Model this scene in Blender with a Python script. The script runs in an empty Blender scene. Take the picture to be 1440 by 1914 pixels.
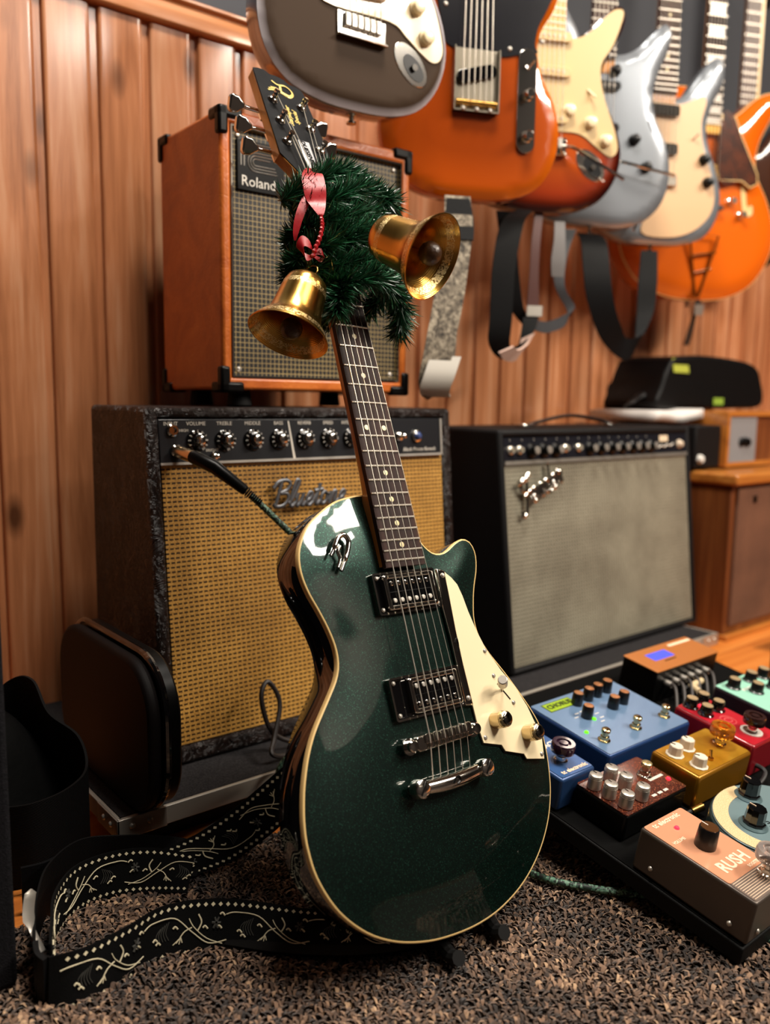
import bpy, bmesh, math, random
import numpy as np
from mathutils import Vector as V, Matrix as MX, geometry

S = bpy.context.scene
COL = S.collection
random.seed(7)
rng = np.random.default_rng(7)

# ------------------------------------------------------------------ camera, world, lights, exposure
cd = bpy.data.cameras.new('camera'); cam = bpy.data.objects.new('camera', cd); COL.objects.link(cam)
cd.sensor_fit = 'VERTICAL'; cd.sensor_height = 36.0; cd.lens = 1573 / 1914 * 36.0
cam.matrix_world = MX(((0.77277, 0.07340, -0.63043, 0), (-0.63452, 0.11184, -0.76477, 0), (0.01437, 0.99101, 0.13300, 0.56), (0, 0, 0, 1)))
cd.dof.use_dof = True; cd.dof.focus_distance = 0.93; cd.dof.aperture_fstop = 2.9
cd.clip_start = 0.02
S.camera = cam
S.view_settings.view_transform = 'Standard'; S.view_settings.look = 'None'
S.view_settings.gamma = 1.0; S.view_settings.use_curve_mapping = False
S.view_settings.exposure = 0.22
w = bpy.data.worlds.new('room_air'); S.world = w; w.use_nodes = True
w.node_tree.nodes['Background'].inputs[0].default_value = (0.10, 0.085, 0.07, 1)
w.node_tree.nodes['Background'].inputs[1].default_value = 0.5

def area(name, loc, target, sx, sy, power, col):
    l = bpy.data.lights.new(name, 'AREA'); l.shape = 'RECTANGLE'; l.size = sx; l.size_y = sy; l.energy = power; l.color = col
    o = bpy.data.objects.new(name, l); COL.objects.link(o); o.location = loc
    o.rotation_euler = (V(target) - V(loc)).to_track_quat('-Z', 'Y').to_euler()
    return o
area('ceiling_light_near', (0.95, -0.45, 2.34), (0.95, -0.2, 0), 0.9, 0.35, 22, (1.0, 0.91, 0.80))
area('ceiling_light_right', (2.45, -0.75, 2.34), (2.2, 0.1, 0), 0.9, 0.30, 62, (1.0, 0.88, 0.74))
area('ceiling_light_wall', (0.75, 0.62, 2.34), (0.75, 0.95, 0), 0.6, 0.25, 40, (1.0, 0.92, 0.82))
area('added_rear_light', (2.0, -1.50, 2.34), (1.6, -1.0, 0), 1.1, 0.14, 44, (1.0, 0.92, 0.82))  # added lamp out of view, brightens the front wall and the pale panel

# ------------------------------------------------------------------ helpers
def lin(c):
    if isinstance(c, str):
        c = [int(c[i:i + 2], 16) / 255 for i in (0, 2, 4)]
    return tuple((x / 12.92 if x <= 0.04045 else ((x + 0.055) / 1.055) ** 2.4) for x in c) + (1,)

class NT:
    def __init__(s, name):
        s.m = bpy.data.materials.new(name); s.m.use_nodes = True
        s.t = s.m.node_tree; s.b = s.t.nodes['Principled BSDF']
    def n(s, typ, **kw):
        nd = s.t.nodes.new(typ)
        for k, v in kw.items(): setattr(nd, k, v)
        return nd
    def l(s, a, b): s.t.links.new(a, b)
    def coord(s, scale=(1, 1, 1), rnd=0.0, loc=(0, 0, 0)):
        tc = s.n('ShaderNodeTexCoord'); mp = s.n('ShaderNodeMapping')
        mp.inputs['Scale'].default_value = scale; mp.inputs['Location'].default_value = loc
        if rnd:
            oi = s.n('ShaderNodeObjectInfo'); mu = s.n('ShaderNodeVectorMath', operation='SCALE')
            mu.inputs[0].default_value = (rnd, rnd * .37, rnd * .71); s.l(oi.outputs['Random'], mu.inputs['Scale'])
            ad = s.n('ShaderNodeVectorMath', operation='ADD'); s.l(tc.outputs['Object'], ad.inputs[0]); s.l(mu.outputs[0], ad.inputs[1])
            s.l(ad.outputs[0], mp.inputs['Vector'])
        else:
            s.l(tc.outputs['Object'], mp.inputs['Vector'])
        return mp.outputs[0]
    def noise(s, vec, scale, detail=3, rough=.5, dist=0):
        nd = s.n('ShaderNodeTexNoise'); nd.inputs['Scale'].default_value = scale; nd.inputs['Detail'].default_value = detail
        nd.inputs['Roughness'].default_value = rough; nd.inputs['Distortion'].default_value = dist; s.l(vec, nd.inputs['Vector'])
        return nd.outputs['Fac']
    def ramp(s, fac, stops):
        r = s.n('ShaderNodeValToRGB'); e = r.color_ramp.elements
        while len(e) < len(stops): e.new(0.5)
        for el, (p, c) in zip(e, stops): el.position = p; el.color = lin(c) if not isinstance(c, tuple) or len(c) == 3 else c
        s.l(fac, r.inputs[0]); return r.outputs[0]
    def bump(s, h, strength=.3, dist=.002):
        b = s.n('ShaderNodeBump'); b.inputs['Strength'].default_value = strength; b.inputs['Distance'].default_value = dist
        s.l(h, b.inputs['Height']); s.l(b.outputs[0], s.b.inputs['Normal'])
    def math(s, op, a, b=None):
        m = s.n('ShaderNodeMath', operation=op)
        for i, x in enumerate((a, b)):
            if x is None: continue
            if isinstance(x, (int, float)): m.inputs[i].default_value = x
            else: s.l(x, m.inputs[i])
        return m.outputs[0]
    def set(s, **kw):
        for k, v in kw.items():
            k = {'col': 'Base Color', 'rough': 'Roughness', 'metal': 'Metallic', 'coat': 'Coat Weight', 'coatr': 'Coat Roughness', 'spec': 'Specular IOR Level',
                 'trans': 'Transmission Weight', 'emit': 'Emission Color', 'emits': 'Emission Strength', 'sheen': 'Sheen Weight', 'ior': 'IOR', 'alpha': 'Alpha'}[k]
            s.b.inputs[k].default_value = v
        return s

def mat(name, col, rough=.5, metal=0., bump=None, var=None, **kw):
    t = NT(name); t.set(col=lin(col), rough=rough, metal=metal, **kw)
    if bump or var:
        c = t.coord()
        if bump: t.bump(t.noise(c, bump[0], 4), bump[1], bump[2] if len(bump) > 2 else .001)
        if var: t.l(t.ramp(t.noise(c, var[0], 3), [(.3, col), (.7, var[1])]), t.b.inputs['Base Color'])
    return t.m

def wood(name, c0, c1, c2, axis=2, scale=1., rough=.4, rnd=9., coat=0., knots=False):
    t = NT(name); t.set(rough=rough, coat=coat, coatr=.15)
    sc = [28., 28., 28.]; sc[axis] = 1.6
    c = t.coord(tuple(x * scale for x in sc), rnd)
    f = t.noise(c, 1.0, 6, .6, .6)
    c2_ = t.coord(tuple(x * scale * 4 for x in sc), rnd)
    g = t.noise(c2_, 1.0, 3, .6)
    m = t.math('ADD', t.math('MULTIPLY', f, .8), t.math('MULTIPLY', g, .2))
    col = t.ramp(m, [(.32, c0), (.5, c1), (.68, c2)])
    oi = t.n('ShaderNodeObjectInfo'); hs = t.n('ShaderNodeHueSaturation')
    mr = t.n('ShaderNodeMapRange'); mr.inputs['To Min'].default_value = .86; mr.inputs['To Max'].default_value = 1.12
    t.l(oi.outputs['Random'], mr.inputs['Value']); t.l(mr.outputs[0], hs.inputs['Value']); t.l(col, hs.inputs['Color'])
    out = hs.outputs[0]
    if knots:
        sk = [9., 9., 9.]; sk[axis] = 4.0
        vo = t.n('ShaderNodeTexVoronoi'); vo.inputs['Scale'].default_value = 1.0; t.l(t.coord(tuple(sk), rnd), vo.inputs['Vector'])
        k = t.ramp(vo.outputs['Distance'], [(.05, '3a1c0c'), (.16, 'ffffff')])
        mx = t.n('ShaderNodeMix', data_type='RGBA', blend_type='MULTIPLY'); mx.inputs[0].default_value = .8
        t.l(out, mx.inputs[6]); t.l(k, mx.inputs[7]); out = mx.outputs[2]
    t.l(out, t.b.inputs['Base Color'])
    t.bump(m, .12, .001)
    return t.m

def grid_mat(name, back, line, px, pz, wl, rough=.7, weave=False, c2=None, metal=0.0):
    """woven / gridded cloth in the local XZ plane: lines of width wl every px, pz"""
    t = NT(name); t.set(rough=rough, metal=metal)
    tc = t.n('ShaderNodeTexCoord'); sp = t.n('ShaderNodeSeparateXYZ'); t.l(tc.outputs['Object'], sp.inputs[0])
    def saw(o, p): return t.math('FRACT', t.math('DIVIDE', t.math('ADD', o, 10.), p))
    fx, fz = saw(sp.outputs['X'], px), saw(sp.outputs['Z'], pz)
    if not weave:
        lx = t.math('LESS_THAN', fx, wl / px); lz = t.math('LESS_THAN', fz, wl / pz)
        f = t.math('MAXIMUM', lx, lz)
    else:  # basket rows: dark slots staggered between bright strands
        row = t.math('FLOOR', t.math('DIVIDE', t.math('ADD', sp.outputs['Z'], 10.), pz))
        fx = saw(t.math('ADD', sp.outputs['X'], t.math('MULTIPLY', t.math('MODULO', row, 2.), px * .12)), px)
        lx = t.math('LESS_THAN', fx, .26); lz = t.math('LESS_THAN', fz, .60)
        f = t.math('MAXIMUM', lx, lz)
    nz = t.noise(t.coord(), 9., 3)
    mx = t.n('ShaderNodeMix', data_type='RGBA'); t.l(f, mx.inputs[0])
    nf = t.noise(t.coord((1, 1, 1)), 900., 1)
    l1 = t.ramp(nf, [(.3, c2 or line), (.62, line)])
    mx.inputs[6].default_value = lin(back); t.l(l1, mx.inputs[7])
    mm = t.n('ShaderNodeMix', data_type='RGBA', blend_type='MULTIPLY'); mm.inputs[0].default_value = .55
    t.l(mx.outputs[2], mm.inputs[6]); t.l(t.ramp(nz, [(.3, '9a9088'), (.65, 'ffffff')]), mm.inputs[7])
    t.l(mm.outputs[2], t.b.inputs['Base Color'])
    t.bump(f, .6, .0012)
    return t.m

def crom(pts, n=8, closed=False):
    P = [V(p) for p in pts]; out = []; m = len(P)
    for i in range(m if closed else m - 1):
        if closed: a, b, c, d = P[i - 1], P[i], P[(i + 1) % m], P[(i + 2) % m]
        else: a, b, c, d = P[max(i - 1, 0)], P[i], P[i + 1], P[min(i + 2, m - 1)]
        for k in range(n):
            t = k / n
            out.append(.5 * ((2 * b) + (c - a) * t + (2 * a - 5 * b + 4 * c - d) * t * t + (3 * b - a - 3 * c + d) * t ** 3))
    if not closed: out.append(P[-1].copy())
    return out

def resample(P, n, closed=True):
    Q = np.array([tuple(p) for p in P], float)
    if closed: Q = np.vstack([Q, Q[:1]])
    d = np.r_[0, np.cumsum(np.linalg.norm(np.diff(Q, axis=0), axis=1))]
    s = np.linspace(0, d[-1], n + 1 if closed else n)
    R = np.stack([np.interp(s, d, Q[:, k]) for k in range(Q.shape[1])], 1)
    return R[:-1] if closed else R

class MB:
    def __init__(s, mx=None): s.v = []; s.f = []; s.mx = mx
    def add(s, vs, fs, mx=None):
        o = len(s.v); m = mx if mx is not None else s.mx
        s.v += [tuple(m @ V(v)) for v in vs] if m is not None else [tuple(v) for v in vs]
        s.f += [tuple(i + o for i in f) for f in fs]; return s
    def box(s, x0, x1, y0, y1, z0, z1, mx=None):
        vs = [(x, y, z) for x in (x0, x1) for y in (y0, y1) for z in (z0, z1)]
        return s.add(vs, [(0, 1, 3, 2), (4, 6, 7, 5), (0, 4, 5, 1), (2, 3, 7, 6), (0, 2, 6, 4), (1, 5, 7, 3)], mx)
    def lathe(s, prof, n=20, mx=None, caps=True):
        vs = []; fs = []
        for r, z in prof:
            for k in range(n):
                a = 2 * math.pi * k / n; vs.append((r * math.cos(a), r * math.sin(a), z))
        for i in range(len(prof) - 1):
            for k in range(n):
                a, b = i * n + k, i * n + (k + 1) % n; fs.append((a, b, b + n, a + n))
        if caps: fs.append(tuple(range(n))[::-1]); fs.append(tuple((len(prof) - 1) * n + k for k in range(n)))
        return s.add(vs, fs, mx)
    def cyl(s, p0, p1, r0, r1=None, n=14):
        p0, p1 = V(p0), V(p1); d = p1 - p0
        m = MX.Translation(p0) @ d.to_track_quat('Z', 'Y').to_matrix().to_4x4()
        if s.mx is not None: m = s.mx @ m
        return s.lathe([(r0, 0), (r0 if r1 is None else r1, d.length)], n, m)
    def tube(s, pts, r, n=8, closed=False, mx=None, flat=1.0):
        P = [V(p) for p in pts]; m = len(P); vs = []; fs = []
        up = V((0.13, .21, 1)).normalized(); prev = None
        for i, p in enumerate(P):
            if closed: t = (P[(i + 1) % m] - P[i - 1]).normalized()
            else: t = (P[min(i + 1, m - 1)] - P[max(i - 1, 0)]).normalized()
            if prev is None: a = t.cross(up).normalized()
            else: a = (prev - t * prev.dot(t)).normalized()
            prev = a; b = t.cross(a); rr = r[i] if isinstance(r, (list, tuple)) else r
            for k in range(n):
                an = 2 * math.pi * k / n; vs.append(p + a * math.cos(an) * rr + b * math.sin(an) * rr * flat)
        for i in range(m if closed else m - 1):
            for k in range(n):
                a, b = i * n + k, i * n + (k + 1) % n; c = ((i + 1) % m) * n
                fs.append((a, b, c + (k + 1) % n, c + k))
        if not closed: fs.append(tuple(range(n))[::-1]); fs.append(tuple((m - 1) * n + k for k in range(n)))
        return s.add(vs, fs, mx)
    def prism(s, out, z0, z1, mx=None):
        n = len(out); vs = [(p[0], p[1], z0) for p in out] + [(p[0], p[1], z1) for p in out]
        fs = [(i, (i + 1) % n, n + (i + 1) % n, n + i) for i in range(n)] + [tuple(range(n))[::-1], tuple(range(n, 2 * n))]
        return s.add(vs, fs, mx)
    def mesh(s, name, recalc=True, ang=35):
        me = bpy.data.meshes.new(name); me.from_pydata(s.v, [], s.f)
        if recalc:
            bm = bmesh.new(); bm.from_mesh(me); bmesh.ops.recalc_face_normals(bm, faces=bm.faces); bm.to_mesh(me); bm.free()
        me.shade_smooth(); me.set_sharp_from_angle(angle=math.radians(ang)); return me
    def build(s, name, m, parent=None, bevel=0., seg=2, recalc=True, ang=35, label=None):
        o = link(name, s.mesh(name, recalc, ang), m, parent)
        if bevel:
            b = o.modifiers.new('bevel', 'BEVEL'); b.width = bevel; b.segments = seg; b.limit_method = 'ANGLE'; b.angle_limit = math.radians(40); b.harden_normals = False
        if label: o['label'] = label
        return o

def link(name, me, m, parent=None, mx=None):
    o = bpy.data.objects.new(name, me); COL.objects.link(o)
    if m is not None and not me.materials: me.materials.append(m)
    if parent is not None: o.parent = parent
    if mx is not None: o.matrix_local = mx
    return o
def tag(o, label, cat, group=None):
    o['label'] = label; o['category'] = cat
    if group: o['group'] = group
    return o
def thing(name, label, cat, mx=None, group=None):
    o = bpy.data.objects.new(name, None); COL.objects.link(o); o.empty_display_size = .05
    if mx is not None: o.matrix_world = mx
    return tag(o, label, cat, group)
def struct(o): o['kind'] = 'structure'; return o
def stuff(o): o['kind'] = 'stuff'; return o
def T(x, y, z): return MX.Translation((x, y, z))
def RZ(a): return MX.Rotation(a, 4, 'Z')
def RX(a): return MX.Rotation(a, 4, 'X')
def RY(a): return MX.Rotation(a, 4, 'Y')
XZ = MX(((1, 0, 0, 0), (0, 0, -1, 0), (0, 1, 0, 0), (0, 0, 0, 1)))     # local xy drawn on an upright front face (x right, y up, +z toward -Y)

def textmb(txt, size, mx, ext=.0002, shear=0., bold=0., align='CENTER', space=1.0):
    c = bpy.data.curves.new('t', 'FONT'); c.body = txt; c.size = size; c.extrude = ext; c.shear = shear; c.offset = bold; c.resolution_u = 2
    c.align_x = align; c.align_y = 'CENTER'; c.space_character = space
    o = bpy.data.objects.new('t', c); COL.objects.link(o)
    dg = bpy.context.evaluated_depsgraph_get(); me = bpy.data.meshes.new_from_object(o.evaluated_get(dg))
    mb = MB(); mb.add([v.co for v in me.vertices], [tuple(p.vertices) for p in me.polygons], mx)
    bpy.data.objects.remove(o); bpy.data.curves.remove(c); bpy.data.meshes.remove(me)
    return mb
def join(*ms):
    r = MB()
    for m in ms: r.add(m.v, m.f)
    return r

def rrect(x0, x1, y0, y1, r, n=4):
    out = []
    for cx, cy, a0 in ((x1 - r, y0 + r, -90), (x1 - r, y1 - r, 0), (x0 + r, y1 - r, 90), (x0 + r, y0 + r, 180)):
        for k in range(n + 1):
            a = math.radians(a0 + 90 * k / n); out.append((cx + r * math.cos(a), cy + r * math.sin(a)))
    return out

def frame_ring(x0, x1, y0, y1, t, z0, z1, mx, r=.004):
    """flat rectangular ring in local xy, thickness z0..z1"""
    o = rrect(x0, x1, y0, y1, r); i = rrect(x0 + t, x1 - t, y0 + t, y1 - t, max(r - t * .5, .0008)); n = len(o)
    vs = [(*p, z0) for p in o] + [(*p, z1) for p in o] + [(*p, z0) for p in i] + [(*p, z1) for p in i]; fs = []
    for k in range(n):
        j = (k + 1) % n
        fs += [(k, j, n + j, n + k), (n + k, n + j, 3 * n + j, 3 * n + k), (3 * n + k, 3 * n + j, 2 * n + j, 2 * n + k), (2 * n + k, 2 * n + j, j, k)]
    return MB().add(vs, fs, mx)

# ribbons: a band with its own surface, on which embroidery can be laid
class Ribbon:
    def __init__(s, ctr, wid, n=10):
        s.P = crom(ctr, n); s.W = crom(wid, n) if len(wid) == len(ctr) else [V(wid[0])] * len(s.P)
        d = [0]
        for a, b in zip(s.P, s.P[1:]): d.append(d[-1] + (b - a).length)
        s.d = d; s.L = d[-1]
    def at(s, l, t, h=0.):
        l = min(max(l, 0), s.L - 1e-6); i = int(np.searchsorted(s.d, l, 'right')) - 1; i = min(i, len(s.P) - 2)
        f = (l - s.d[i]) / max(s.d[i + 1] - s.d[i], 1e-9)
        p = s.P[i].lerp(s.P[i + 1], f); w_ = s.W[i].lerp(s.W[i + 1], f)
        tg = (s.P[i + 1] - s.P[i]).normalized(); nn = w_.cross(tg).normalized()
        return p + w_ * t + nn * h
    def slab(s, th=.002):
        m = MB(); N = len(s.P); vs = []; fs = []
        for i in range(N):
            for t, h in ((-.5, 0), (.5, 0), (.5, -th), (-.5, -th)): vs.append(s.at(s.d[i], t, h))
        for i in range(N - 1):
            for k in range(4):
                fs.append((i * 4 + k, i * 4 + (k + 1) % 4, i * 4 + 4 + (k + 1) % 4, i * 4 + 4 + k))
        fs += [(0, 1, 2, 3), tuple(N * 4 - 4 + k for k in range(4))]
        return m.add(vs, fs)

def script_text(word, mx, size, r, flat=.5, gap=.06):
    """hand-drawn connected script letters as rounded strokes (local xy)"""
    L = {'B': (.62, [[(.02, 0), (.12, .5), (.22, 1)], [(-.14, .74), (.05, .97), (.4, 1.04), (.62, .9), (.5, .64), (.2, .54)], [(.2, .54), (.5, .52), (.6, .3), (.42, .05), (.1, 0), (-.08, .12)]]),
         'l': (.3, [[(0, .12), (.18, .35), (.4, .92), (.3, 1.02), (.2, .8), (.08, .16), (.16, 0), (.32, .14)]]),
         'u': (.48, [[(0, .3), (.1, .5), (.04, .12), (.12, 0), (.28, .2), (.36, .5), (.3, .1), (.38, 0), (.5, .14)]]),
         'e': (.34, [[(0, .14), (.2, .25), (.28, .42), (.18, .5), (.05, .3), (.08, .06), (.2, 0), (.36, .14)]]),
         't': (.34, [[(0, .14), (.2, .5), (.3, .85), (.15, .2), (.2, 0), (.36, .14)], [(.04, .56), (.44, .61)]]),
         'o': (.4, [[(.2, .5), (.05, .35), (.05, .08), (.18, 0), (.32, .15), (.3, .42), (.18, .5), (.3, .4), (.44, .42)]]),
         'n': (.5, [[(0, .14), (.12, .48), (.06, 0), (.14, .25), (.28, .5), (.36, .4), (.3, .08), (.38, 0), (.52, .14)]]),
         'F': (.42, [[(.3, .95), (.1, 1.05), (-.12, .85), (-.05, .62), (.12, .55), (.2, .7)], [(-.3, 1.0), (.1, .98), (.5, 1.12)], [(.28, .9), (.16, .2), (-.02, -.25), (-.25, -.3), (-.2, -.1)], [(0, .42), (.4, .5)]]),
         'd': (.45, [[(.3, .42), (.15, .5), (.04, .3), (.06, .05), (.18, 0), (.3, .2), (.46, 1.05), (.3, .1), (.36, 0), (.48, .14)]]),
         'r': (.36, [[(0, .14), (.1, .5), (.14, .56), (.18, .44), (.3, .46), (.24, .1), (.3, 0), (.4, .12)]])}
    m = MB(); x = 0
    for ch in word:
        wd, st = L[ch]
        for s_ in st:
            P = crom([((x + p[0] + .18 * p[1]) * size, p[1] * size, 0) for p in s_], 5)
            m.tube(P, r, 8, mx=mx, flat=flat)
        x += wd + gap * .2
    return m

def inside(poly, q):
    x, y = q[:, 0], q[:, 1]; c = np.zeros(len(q), bool); n = len(poly)
    for i in range(n):
        x1, y1 = poly[i]; x2, y2 = poly[i - 1]
        k = ((y1 > y) != (y2 > y)) & (x < (x2 - x1) * (y - y1) / (y2 - y1 + 1e-15) + x1); c ^= k
    return c
def pdist(poly, q):
    a = np.array(poly); b = np.roll(a, -1, 0); d = np.full(len(q), 1e9)
    for p0, p1 in zip(a, b):
        e = p1 - p0; t = np.clip(((q - p0) @ e) / (e @ e + 1e-15), 0, 1)
        d = np.minimum(d, np.linalg.norm(q - (p0 + t[:, None] * e), axis=1))
    return d

def domed(out, z, dome, fall, step, sign=1):
    """a filled outline with a carved (domed) surface: verts, faces, edge distance"""
    out = np.array(out); lo, hi = out.min(0), out.max(0)
    gx, gy = np.meshgrid(np.arange(lo[0], hi[0], step), np.arange(lo[1], hi[1], step)); q = np.stack([gx.ravel(), gy.ravel()], 1)
    q = q + ((np.arange(len(gx)) % 2)[:, None] * step * .5 * np.ones_like(gx)).ravel()[:, None] * np.array([1, 0])
    q = q[inside(out, q)]; q = q[pdist(out, q) > step * .55]
    al = np.vstack([out, q]); n = len(out)
    r = geometry.delaunay_2d_cdt([V(p) for p in al], [(i, (i + 1) % n) for i in range(n)], [], 1, 1e-7)
    vv = np.array([tuple(p) for p in r[0]]); d = pdist(out, vv)
    zz = z + sign * dome * (1 - np.exp(-(d / fall) ** 1.5))
    return [(p[0], p[1], h) for p, h in zip(vv, zz)], [tuple(f) for f in r[2]], d

def body_parts(root, ctl, zb, zr, dome, fall, m_top, m_side, binding=None, step=.011, n=120, bw=.0025, side_name='sides', edge=.005):
    out = resample(crom([(p[0] / 1000, p[1] / 1000, 0) for p in ctl], 6, True), n)[:, :2]
    vs, fs, d = domed(out, zr, dome, fall, step)
    me = MB().add(vs, fs).mesh('body_top', True, 60)
    if sum(p.normal.z for p in me.polygons) < 0: me.flip_normals()
    at = me.attributes.new('edge', 'FLOAT', 'POINT'); at.data.foreach_set('value', d.astype(np.float32))
    top = link('body_top', me, m_top, root)
    # sides with a rounded back edge
    t = np.roll(out, -1, 0) - np.roll(out, 1, 0); t /= np.linalg.norm(t, axis=1)[:, None]; nr = np.stack([t[:, 1], -t[:, 0]], 1)
    if ((nr * (out - out.mean(0))).sum() < 0): nr = -nr
    prof = [(0, zr), (.0006, zr - .001), (.0006, zb + edge), (-edge * .3, zb + edge * .3), (-edge, zb)]
    vs = []; fs = []
    for o_, z in prof: vs += [(*(p + q * o_), z) for p, q in zip(out, nr)]
    for i in range(len(prof) - 1):
        for k in range(n):
            j = (k + 1) % n; fs.append((i * n + k, i * n + j, i * n + n + j, i * n + n + k))
    fs.append(tuple((len(prof) - 1) * n + k for k in range(n)))
    MB().add(vs, fs).build(side_name, m_side, root, ang=50)
    if binding:
        pr = [(.0012, zr - bw * 1.7), (.0015, zr - .0006), (.0008, zr + .0002), (-bw * .12, zr + .0004), (-bw * .16, zr - .001)]
        vs = []; fs = []
        for o_, z in pr: vs += [(*(p + q * o_), z) for p, q in zip(out, nr)]
        for i in range(len(pr) - 1):
            for k in range(n):
                j = (k + 1) % n; fs.append((i * n + k, i * n + j, i * n + n + j, i * n + n + k))
        MB().add(vs, fs).build('binding', binding, root, ang=50)
    return out

# ------------------------------------------------------------------ materials
CHROME = mat('chrome', 'd8d4cc', .10, 1.)
NICKEL = mat('brushed_nickel', 'bcb6ac', .36, .75)
ALU = mat('brushed_aluminium', 'a8a298', .5, .45, bump=(240, .08, .0003))
BLACKP = mat('black_plastic', '050505', .34, spec=.2)
BLACKG = mat('black_gloss', '060607', .10, coat=.6, coatr=.04)
BLACKR = mat('black_rubber', '080808', .7, spec=.2)
CREAM = mat('cream_plastic', 'e3d2ac', .30, coat=.3, coatr=.1)
IVORY = mat('ivory_binding', 'd9b87a', .35)
WHITE = mat('white_paint', 'd8d2c8', .5)
PRINT = mat('pale_print', 'c9c2b6', .5)
BRASS = mat('brass', 'c79a52', .22, 1.)
STEEL = mat('string_steel', 'e0d9cb', .35, .75)
CORD = mat('black_cord', '0a0909', .55)
SLATE = mat('slate_paint', '3c3f45', .75, bump=(60, .1))
PINE = wood('stained_pine', '8e5431', 'c07e54', 'd9a47e', 2, 1., .30, coat=.5, knots=True)
RAILW = wood('rail_pine', '9a5c33', 'b87848', 'c99468', 0, 1., .32, coat=.3)
LAMIN = wood('orange_laminate', 'a85a26', 'c4722f', 'd48742', 0, .8, .35)
CEIL = mat('ceiling_dim', '6e675d', .8)
DARKW = mat('dim_wall_paint', '302b28', .8)

# ------------------------------------------------------------------ the room
WY = 1.355
floor = struct(link('floor', MB().box(-1.6, 4.6, -2.3, 1.45, -.06, -.012).mesh('floor'), mat('subfloor', '3a2413', .8)))
pl = MB().box(0, 1.198, 0, .1285, -.012, 0).mesh('plank')
for r_ in range(14):
    for k in range(6):
        x = -1.6 + k * 1.2 - (r_ % 3) * .4
        o = link('plank', pl, LAMIN, floor); o.location = (x, -.36 + r_ * .13, 0)
wall = struct(link('wall_back', MB().box(-1.6, 4.6, WY + .02, WY + .12, -.05, 2.5).mesh('wall_back'), SLATE))
bp = .0845
prof = [(.0, .020), (.0, .003), (.0012, .0008), (.003, 0), (.006, 0), (.0630, 0), (.0660, 0), (.0690, .0009), (.0712, .0034), (.0720, .0075), (bp, .0075), (bp, .020)]
board = MB().prism([(p[0], -p[1]) for p in prof], 0, 1.158).mesh('board', ang=50)
bx0 = .4365 - .0750 - bp * 12
for k in range(52):
    o = link('board', board, PINE, wall); o.matrix_local = T(bx0 + k * bp, WY, 0) @ MX.Scale(-1, 4, (0, 1, 0))
rail = MB()
rp = [(0, 0), (-.026, 0), (-.030, .004), (-.030, .030), (-.026, .036), (-.034, .040), (-.034, .046), (0, .046)]
rail.add([(x, WY + .02 + p[0], 1.154 + p[1]) for x in (-1.6, 4.6) for p in rp],
         [tuple(range(8)), tuple(range(8, 16))] + [(i, (i + 1) % 8, 8 + (i + 1) % 8, 8 + i) for i in range(8)])
struct(rail.build('trim_1', RAILW, bevel=.0015))
struct(link('ceiling', MB().box(-1.6, 4.6, -2.3, 1.48, 2.5, 2.56).mesh('ceiling'), CEIL))
struct(link('wall_left', MB().box(-1.7, -1.6, -2.3, 1.48, -.05, 2.5).mesh('wall_left'), DARKW))
struct(link('wall_right', MB().box(4.6, 4.7, -2.3, 1.48, -.05, 2.5).mesh('wall_right'), DARKW))
struct(link('wall_front', MB().box(-1.6, 4.6, -2.4, -2.3, -.05, 2.5).mesh('wall_front'), mat('dim_brown_paint', '2a2320', .8)))
struct(link('reflector_panel', MB().box(1.55, 3.0, -2.3, -2.27, 1.70, 2.42).mesh('reflector_panel'), mat('reflector_white', 'bdb7ad', .7)))  # unseen pale panel, added to give the wall boards a bright reflection

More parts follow.
